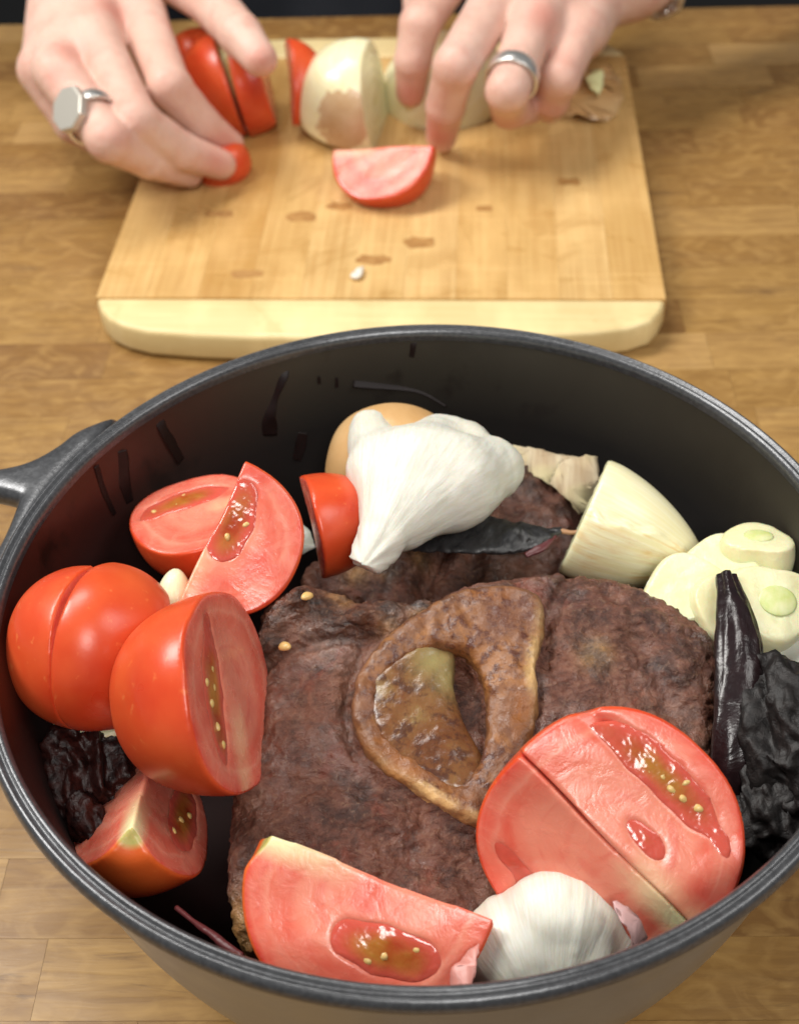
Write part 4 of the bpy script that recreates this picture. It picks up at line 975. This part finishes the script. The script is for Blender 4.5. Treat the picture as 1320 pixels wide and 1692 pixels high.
sweep('chili_stem', [at(292, 1500, 0.060), at(330, 1530, 0.064), at(352, 1545, 0.0655), at(372, 1562, 0.066), at(400, 1580, 0.066)], [0.0005, 0.0007, 0.0008, 0.0010, 0.0007], [0.0005, 0.0007, 0.0008, 0.0010, 0.0007], M['stemm'], (0, 0, 1), 50, 10, 0.0003, 300, 2, None, 'thin dark red chili stem poking up at the front left rim', 'stem')

# ================================================================== PAPERY SKINS AND CRUMBS
def flake(name, label, pts, z, tilt, mat, cat='skin', curl=0.002, sd=0, thick=0.00022, parent=None):
    o0 = at(*np.mean(pts, 0), z); n0 = nrm(tilt); ex = nrm(np.cross([0, 1.0, 0.3], n0)); ey = np.cross(n0, ex)
    P = np.array([[(at_plane(*q, o0, n0) - o0) @ ex, (at_plane(*q, o0, n0) - o0) @ ey] for q in pts])
    bm = bmesh.new(); vs = [bm.verts.new((p[0], p[1], 0)) for p in P]; f = bm.faces.new(vs)
    bmesh.ops.triangulate(bm, faces=[f])
    for _ in range(4): bmesh.ops.subdivide_edges(bm, edges=[e for e in bm.edges if e.calc_length() > 0.0012], cuts=1)
    for v in bm.verts:
        q = np.array([[v.co.x * 90, v.co.y * 90, sd]]); v.co.z += curl * float(fbm(q, sd, 3)[0])
        e = np.array([[v.co.x * 700, v.co.y * 700, sd]]); 
        if v.is_boundary: v.co.x += 0.0004 * float(vnoise(e, 1)[0]); v.co.y += 0.0004 * float(vnoise(e, 2)[0])
    me = bpy.data.meshes.new(name); bm.to_mesh(me); bm.free()
    for p in me.polygons: p.use_smooth = True
    me.materials.append(mat); o = bpy.data.objects.new(name, me); COL.objects.link(o)
    o.matrix_world = Matrix(((ex[0], ey[0], n0[0], o0[0]), (ex[1], ey[1], n0[1], o0[1]), (ex[2], ey[2], n0[2], o0[2]), (0, 0, 0, 1)))
    m = o.modifiers.new('thick', 'SOLIDIFY'); m.thickness = thick
    if label: tag(o, label, cat)
    return o
flake('onion_skin', 'papery tan onion skin flake behind the shank and garlic bulb', [(822, 728), (880, 742), (940, 757), (962, 760), (935, 785), (912, 805), (880, 785), (852, 768), (838, 762)], 0.055, dirc(0, 0.35, 0.9), M['paper'], sd=3)
flake('onion_skin', 'yellowish papery onion skin flake touching the onion wedge', [(925, 765), (965, 755), (985, 758), (990, 790), (975, 840), (955, 850), (930, 820), (905, 800)], 0.056, dirc(0.1, 0.4, 0.9), M['paper'], sd=5)
flake('garlic_skin', 'white papery skin between the back tomato wedges', [(497, 860), (512, 880), (522, 905), (500, 918), (488, 900)], 0.056, dirc(0, 0.3, 1), M['garlic'], sd=6)
flake('garlic_skin', 'purplish papery skin right of the front garlic bulb', [(1005, 1490), (1030, 1500), (1047, 1522), (1063, 1552), (1047, 1570), (1020, 1530)], 0.068, dirc(0.6, 0.5, 0.7), m_plain('pink_paper', (0.55, 0.34, 0.33), 0.4, bump=(200, 0.0004)), sd=7)
flake('garlic_skin', 'pinkish papery skin left of the front garlic bulb', [(746, 1640), (752, 1600), (772, 1580), (795, 1560), (792, 1595), (775, 1640)], 0.066, dirc(-0.5, 0.5, 0.7), m_plain('pink_paper_left', (0.60, 0.25, 0.21), 0.4, bump=(200, 0.0004)), sd=8)
flake('onion_skin', 'brown onion skin under the ringed hand at the right of the board', [(932, 165), (960, 120), (1005, 108), (1024, 125), (1030, 165), (1018, 188), (975, 196), (930, 192)], BT + 0.004, (0, 0, 1), M['tan'], curl=0.003, sd=9)
flake('onion_piece', 'small pale yellow onion flake on the brown skin', [(968, 135), (978, 118), (996, 118), (994, 150), (988, 163), (974, 152)], BT + 0.008, dirc(0, 0.5, 0.8), m_plain('pale_yellow_onion', (0.76, 0.76, 0.40), 0.35), cat='onion', curl=0.002, sd=10, thick=0.0015)
flake('garlic_crumb', 'tiny white garlic crumb on the front of the board', [(578, 456), (590, 444), (602, 442), (598, 456), (588, 461)], BT + 0.0016, (0, 0, 1), M['pale'], cat='crumb', curl=0.001, sd=11, thick=0.0012)
flake('onion_crumb', 'small pale crumb beside the fingertips on the board', [(402, 214), (414, 208), (426, 212), (430, 219), (418, 222)], BT + 0.0016, (0, 0, 1), M['pale'], cat='crumb', curl=0.001, sd=12, thick=0.0018)

# ================================================================== PERSON
def capsules_sdf(X, Y, Z, chains, k):
    d = None
    for ch in chains:
        for (p, r1), (q, r2) in zip(ch[:-1], ch[1:]):
            e = q - p; L2 = e @ e
            t = np.clip(((X - p[0]) * e[0] + (Y - p[1]) * e[1] + (Z - p[2]) * e[2]) / L2, 0, 1)
            g = np.sqrt((X - p[0] - t * e[0]) ** 2 + (Y - p[1] - t * e[1]) ** 2 + (Z - p[2] - t * e[2]) ** 2) - (r1 + (r2 - r1) * t)
            d = g if d is None else smin(d, g, k)
    return d
def hand(fingers, palm, arm, pinks, k_f=0.0028, k_p=0.010, h=0.0011):
    allp = np.array([p for c in fingers + palm + arm[:1] for p, r in c]); lo = allp.min(0) - .03; hi = allp.max(0) + .03
    (X, Y, Z), org = grid(lo, hi, h)
    X, Y, Z = X.astype(np.float32), Y.astype(np.float32), Z.astype(np.float32)
    dp = capsules_sdf(X, Y, Z, palm + arm, k_p)
    D = dp
    df = None
    for f in fingers:
        g = capsules_sdf(X, Y, Z, [f], 0.002); df = g if df is None else smin(df, g, 0.0012)
    D = smin(dp, df, 0.006)
    V, F = surface_nets(D, org, h); V = relax(V, F, 3)
    N = vnormals(V, F); V = V + N * (0.00012 * fbm(V * 260, 4, 3))[:, None]
    pk = np.zeros(len(V))
    for (p, r) in pinks: pk = np.maximum(pk, np.exp(-(np.linalg.norm(V - p, axis=1) / r) ** 2))
    return V, F, pk
def ch(*pts): return [(at(px, py, z), r) for px, py, z, r in pts]
B = BT
LW = at(150, -60, 0.085)
lf = [ch((232, 20, B + .052, .0120), (280, 142, B + .046, .0098), (334, 205, B + .026, .0086), (380, 240, B + .013, .0070)),
      ch((158, 70, B + .055, .0118), (226, 200, B + .044, .0098), (300, 250, B + .024, .0086), (366, 272, B + .012, .0070)),
      ch((96, 118, B + .052, .0112), (180, 232, B + .042, .0094), (246, 264, B + .024, .0084), (312, 285, B + .009, .0070)),
      ch((66, 120, B + .044, .0100), (120, 205, B + .024, .0084), (200, 250, B + .012, .0075), (265, 272, B + .008, .0064)),
      ch((265, -50, B + .050, .0130), (345, 0, B + .062, .0112), (398, 58, B + .062, .0098), (430, 98, B + .058, .0078))]
lp = [ch((150, -70, B + .060, .0200), (226, 30, B + .051, .0118)), ch((145, -70, B + .060, .0200), (160, 75, B + .054, .0118)), ch((130, -70, B + .058, .0190), (100, 112, B + .051, .0112)),
      ch((120, -70, B + .056, .0190), (76, 105, B + .045, .0112)), ch((190, -75, B + .05, .0180), (262, -40, B + .046, .0140)), ch((160, -40, B + .045, .016), (190, 30, B + .044, .013))]
la = [[(at(140, -70, B + .060), .022), (np.array([-0.215, 0.74, 0.10]), .024), (np.array([-0.26, 0.88, 0.15]), .036)]]
lpk = [(at(118, 70, B + .066), .010), (at(85, 112, B + .062), .008), (at(188, 15, B + .064), .010), (at(276, 145, B + .055), .009), (at(225, 205, B + .052), .009), (at(380, 240, B + .018), .009), (at(366, 272, B + .018), .009), (at(430, 98, B + .062), .008)]
rf = [ch((742, -40, B + .052, .0118), (694, 40, B + .050, .0098), (682, 100, B + .035, .0088), (678, 152, B + .018, .0072)),
      ch((812, 15, B + .058, .0118), (752, 110, B + .054, .0098), (736, 175, B + .032, .0088), (729, 226, B + .010, .0074)),
      ch((880, 40, B + .056, .0114), (838, 150, B + .046, .0096), (842, 180, B + .028, .0088), (872, 180, B + .018, .0076)),
      ch((955, 55, B + .048, .0106), (925, 130, B + .040, .0090), (912, 165, B + .026, .0080), (908, 180, B + .014, .0068)),
      ch((760, -60, B + .03, .013), (700, 0, B + .022, .011), (690, 60, B + .016, .009))]
rp = [ch((950, -110, B + .062, .0190), (818, 8, B + .057, .0118)), ch((935, -120, B + .060, .0190), (752, -45, B + .052, .0118)), ch((965, -100, B + .060, .0190), (884, 38, B + .056, .0114)),
      ch((985, -85, B + .056, .0190), (962, 52, B + .047, .0112)), ch((1000, -40, B + .045, .0180), (960, 60, B + .040, .0110)), ch((940, -60, B + .040, .018), (860, 10, B + .044, .014))]
ra = [[(at(975, -95, B + .060), .021), (at(1040, -50, B + .055), .022), (np.array([0.235, 0.735, 0.09]), .024), (np.array([0.27, 0.88, 0.15]), .036)]]
rpk = [(at(905, 20, B + .066), .010), (at(955, 72, B + .058), .009), (at(745, 120, B + .06), .009), (at(676, 155, B + .02), .009), (at(727, 230, B + .015), .009), (at(845, 178, B + .03), .009), (at(913, 172, B + .025), .008)]
def person():
    root = empty('person', (0, 0.95, -0.9)); tag(root, 'person in dark navy clothes reaching across the counter to sort cut vegetables', 'person')
    VL, FL, kL = hand(lf, lp, la, lpk); VR, FR, kR = hand(rf, rp, ra, rpk)
    # the rest of the arms up to the shoulders, hidden in the sleeves
    chains = [[(np.array([-0.215, 0.74, 0.10]), .024), (np.array([-0.26, 0.88, 0.15]), .036), (np.array([-0.20, 0.98, 0.45]), .045), (np.array([-0.06, 0.98, 0.50]), .05), (np.array([0.06, 0.98, 0.50]), .05), (np.array([0.20, 0.98, 0.45]), .045), (np.array([0.27, 0.88, 0.15]), .036), (np.array([0.235, 0.735, 0.09]), .024)]]
    (X, Y, Z), org = grid((-0.34, 0.70, 0.04), (0.34, 1.06, 0.60), 0.006)
    VB, FB = surface_nets(capsules_sdf(X, Y, Z, chains, 0.01), org, 0.006)
    V = np.vstack([VL, VR, VB]); F = np.vstack([FL, FR + len(VL), FB + len(VL) + len(VR)])
    b = mesh('body', V, F, M['skin'], None, True, None, {'pink': np.concatenate([kL, kR, np.zeros(len(VB))])})
    b.parent = root; b.matrix_parent_inverse = Matrix.Translation((0, -0.95, 0.9))
    # clothes
    (X, Y, Z), org = grid((-0.36, 0.78, -0.55), (0.36, 1.16, 0.60), 0.008)
    tor = smin(np.sqrt((X / .20) ** 2 + ((Y - .98) / .115) ** 2) * .115 - .115, np.sqrt((X / .2) ** 2 + ((Y - .99) / .12) ** 2 + ((Z - .40) / .16) ** 2) * .12 - .12, .03)
    tor = smax(tor, Z - 0.50, 0.04); tor = smax(tor, -Z - 0.5, 0.01)
    sl = [[(np.array([s * 0.255, 0.86, 0.14]), .046), (np.array([s * 0.20, 0.98, 0.43]), .062), (np.array([s * 0.10, 0.98, 0.46]), .07)] for s in (-1, 1)]
    D = smin(tor, capsules_sdf(X, Y, Z, sl, 0.02), 0.03)
    V, F = surface_nets(D, org, 0.008); N = vnormals(V, F); V = V + N * (0.005 * fbm(V * np.array([22, 22, 9]), 3, 3))[:, None]
    s = mesh('shirt', V, F, M['shirt']); s.parent = root; s.matrix_parent_inverse = Matrix.Translation((0, -0.95, 0.9))
person()
def band(name, label, c, axis, R, wd, th, mat, cat, n=48):
    prof = [(R, -wd / 2), (R + th * .8, -wd / 2), (R + th, -wd / 2 + th * .4), (R + th, wd / 2 - th * .4), (R + th * .8, wd / 2), (R, wd / 2), (R - th * .2, 0), (R, -wd / 2)]
    o = lathe(name, prof, mat, None, n); o.matrix_world = frame(axis, (0.3, 0.2, 1), c); bevel(o, th * .15, 1)
    tag(o, label, cat); return o
bpy.context.view_layer.update()
# signet ring on the left hand of the picture
a_, b_ = at(96, 118, B + .052), at(180, 232, B + .042); cr = a_ + (b_ - a_) * 0.68
rg = band('signet_ring', 'chunky silver signet ring with flat face on the left hand', cr, b_ - a_, 0.0112, 0.006, 0.0016, M['silver'], 'ring')
face_n = dirc(-0.45, -0.15, 0.92); ax = nrm(b_ - a_); face_n = nrm(face_n - ax * (face_n @ ax))
pts = [(math.cos(t) * 0.0108, math.sin(t) * 0.0100) for t in [math.pi / 8 + k * math.pi / 4 for k in range(8)]]
fc = prism('ring_face', pts, -0.0032, 0.0008, M['brushed'], None, 0.0006, 2, False); fc.matrix_world = frame(face_n, ax, cr + face_n * 0.0128)
bpy.context.view_layer.update(); mwf = fc.matrix_world.copy(); fc.parent = rg; fc.matrix_parent_inverse = rg.matrix_world.inverted()
a_, b_ = at(880, 40, B + .056), at(838, 150, B + .046); cr = a_ + (b_ - a_) * 0.80
band('band_ring', 'polished silver band ring on the right hand', cr, b_ - a_, 0.0108, 0.0070, 0.0011, M['silver'], 'ring')
def bracelet():
    c0 = at(1040, -50, B + .055); c1 = np.array([0.235, 0.735, 0.09]); axis = nrm(c1 - c0); c = c0 + axis * 0.012; fr = frame(axis, (0, 0, 1), c)
    root = empty('bracelet'); root.matrix_world = fr; tag(root, 'silver chain bracelet at the right wrist by the frame top', 'bracelet')
    me = None
    n = 22
    for k in range(n):
        th = 2 * math.pi * k / n
        if me is None:
            bm = bmesh.new(); R_, r_ = 0.0046, 0.0014
            vs = [[bm.verts.new(((R_ + r_ * math.cos(q * math.pi / 4)) * math.cos(p * math.pi / 8) * 1.25, (R_ + r_ * math.cos(q * math.pi / 4)) * math.sin(p * math.pi / 8) * .8, r_ * math.sin(q * math.pi / 4))) for q in range(8)] for p in range(16)]
            for p in range(16):
                for q in range(8): bm.faces.new((vs[p][q], vs[(p + 1) % 16][q], vs[(p + 1) % 16][(q + 1) % 8], vs[p][(q + 1) % 8])).smooth = True
            me = bpy.data.meshes.new('link'); bm.to_mesh(me); bm.free(); me.materials.append(M['silver'])
        o = bpy.data.objects.new('link', me); COL.objects.link(o); o.parent = root
        o.location = (0.0262 * math.cos(th), 0.0262 * math.sin(th), 0)
        o.rotation_euler = Matrix.Rotation(th + math.pi / 2, 3, 'Z').to_euler(); o.rotation_euler.x = 0.9 if k % 2 else -0.9 + math.pi / 2
bracelet()
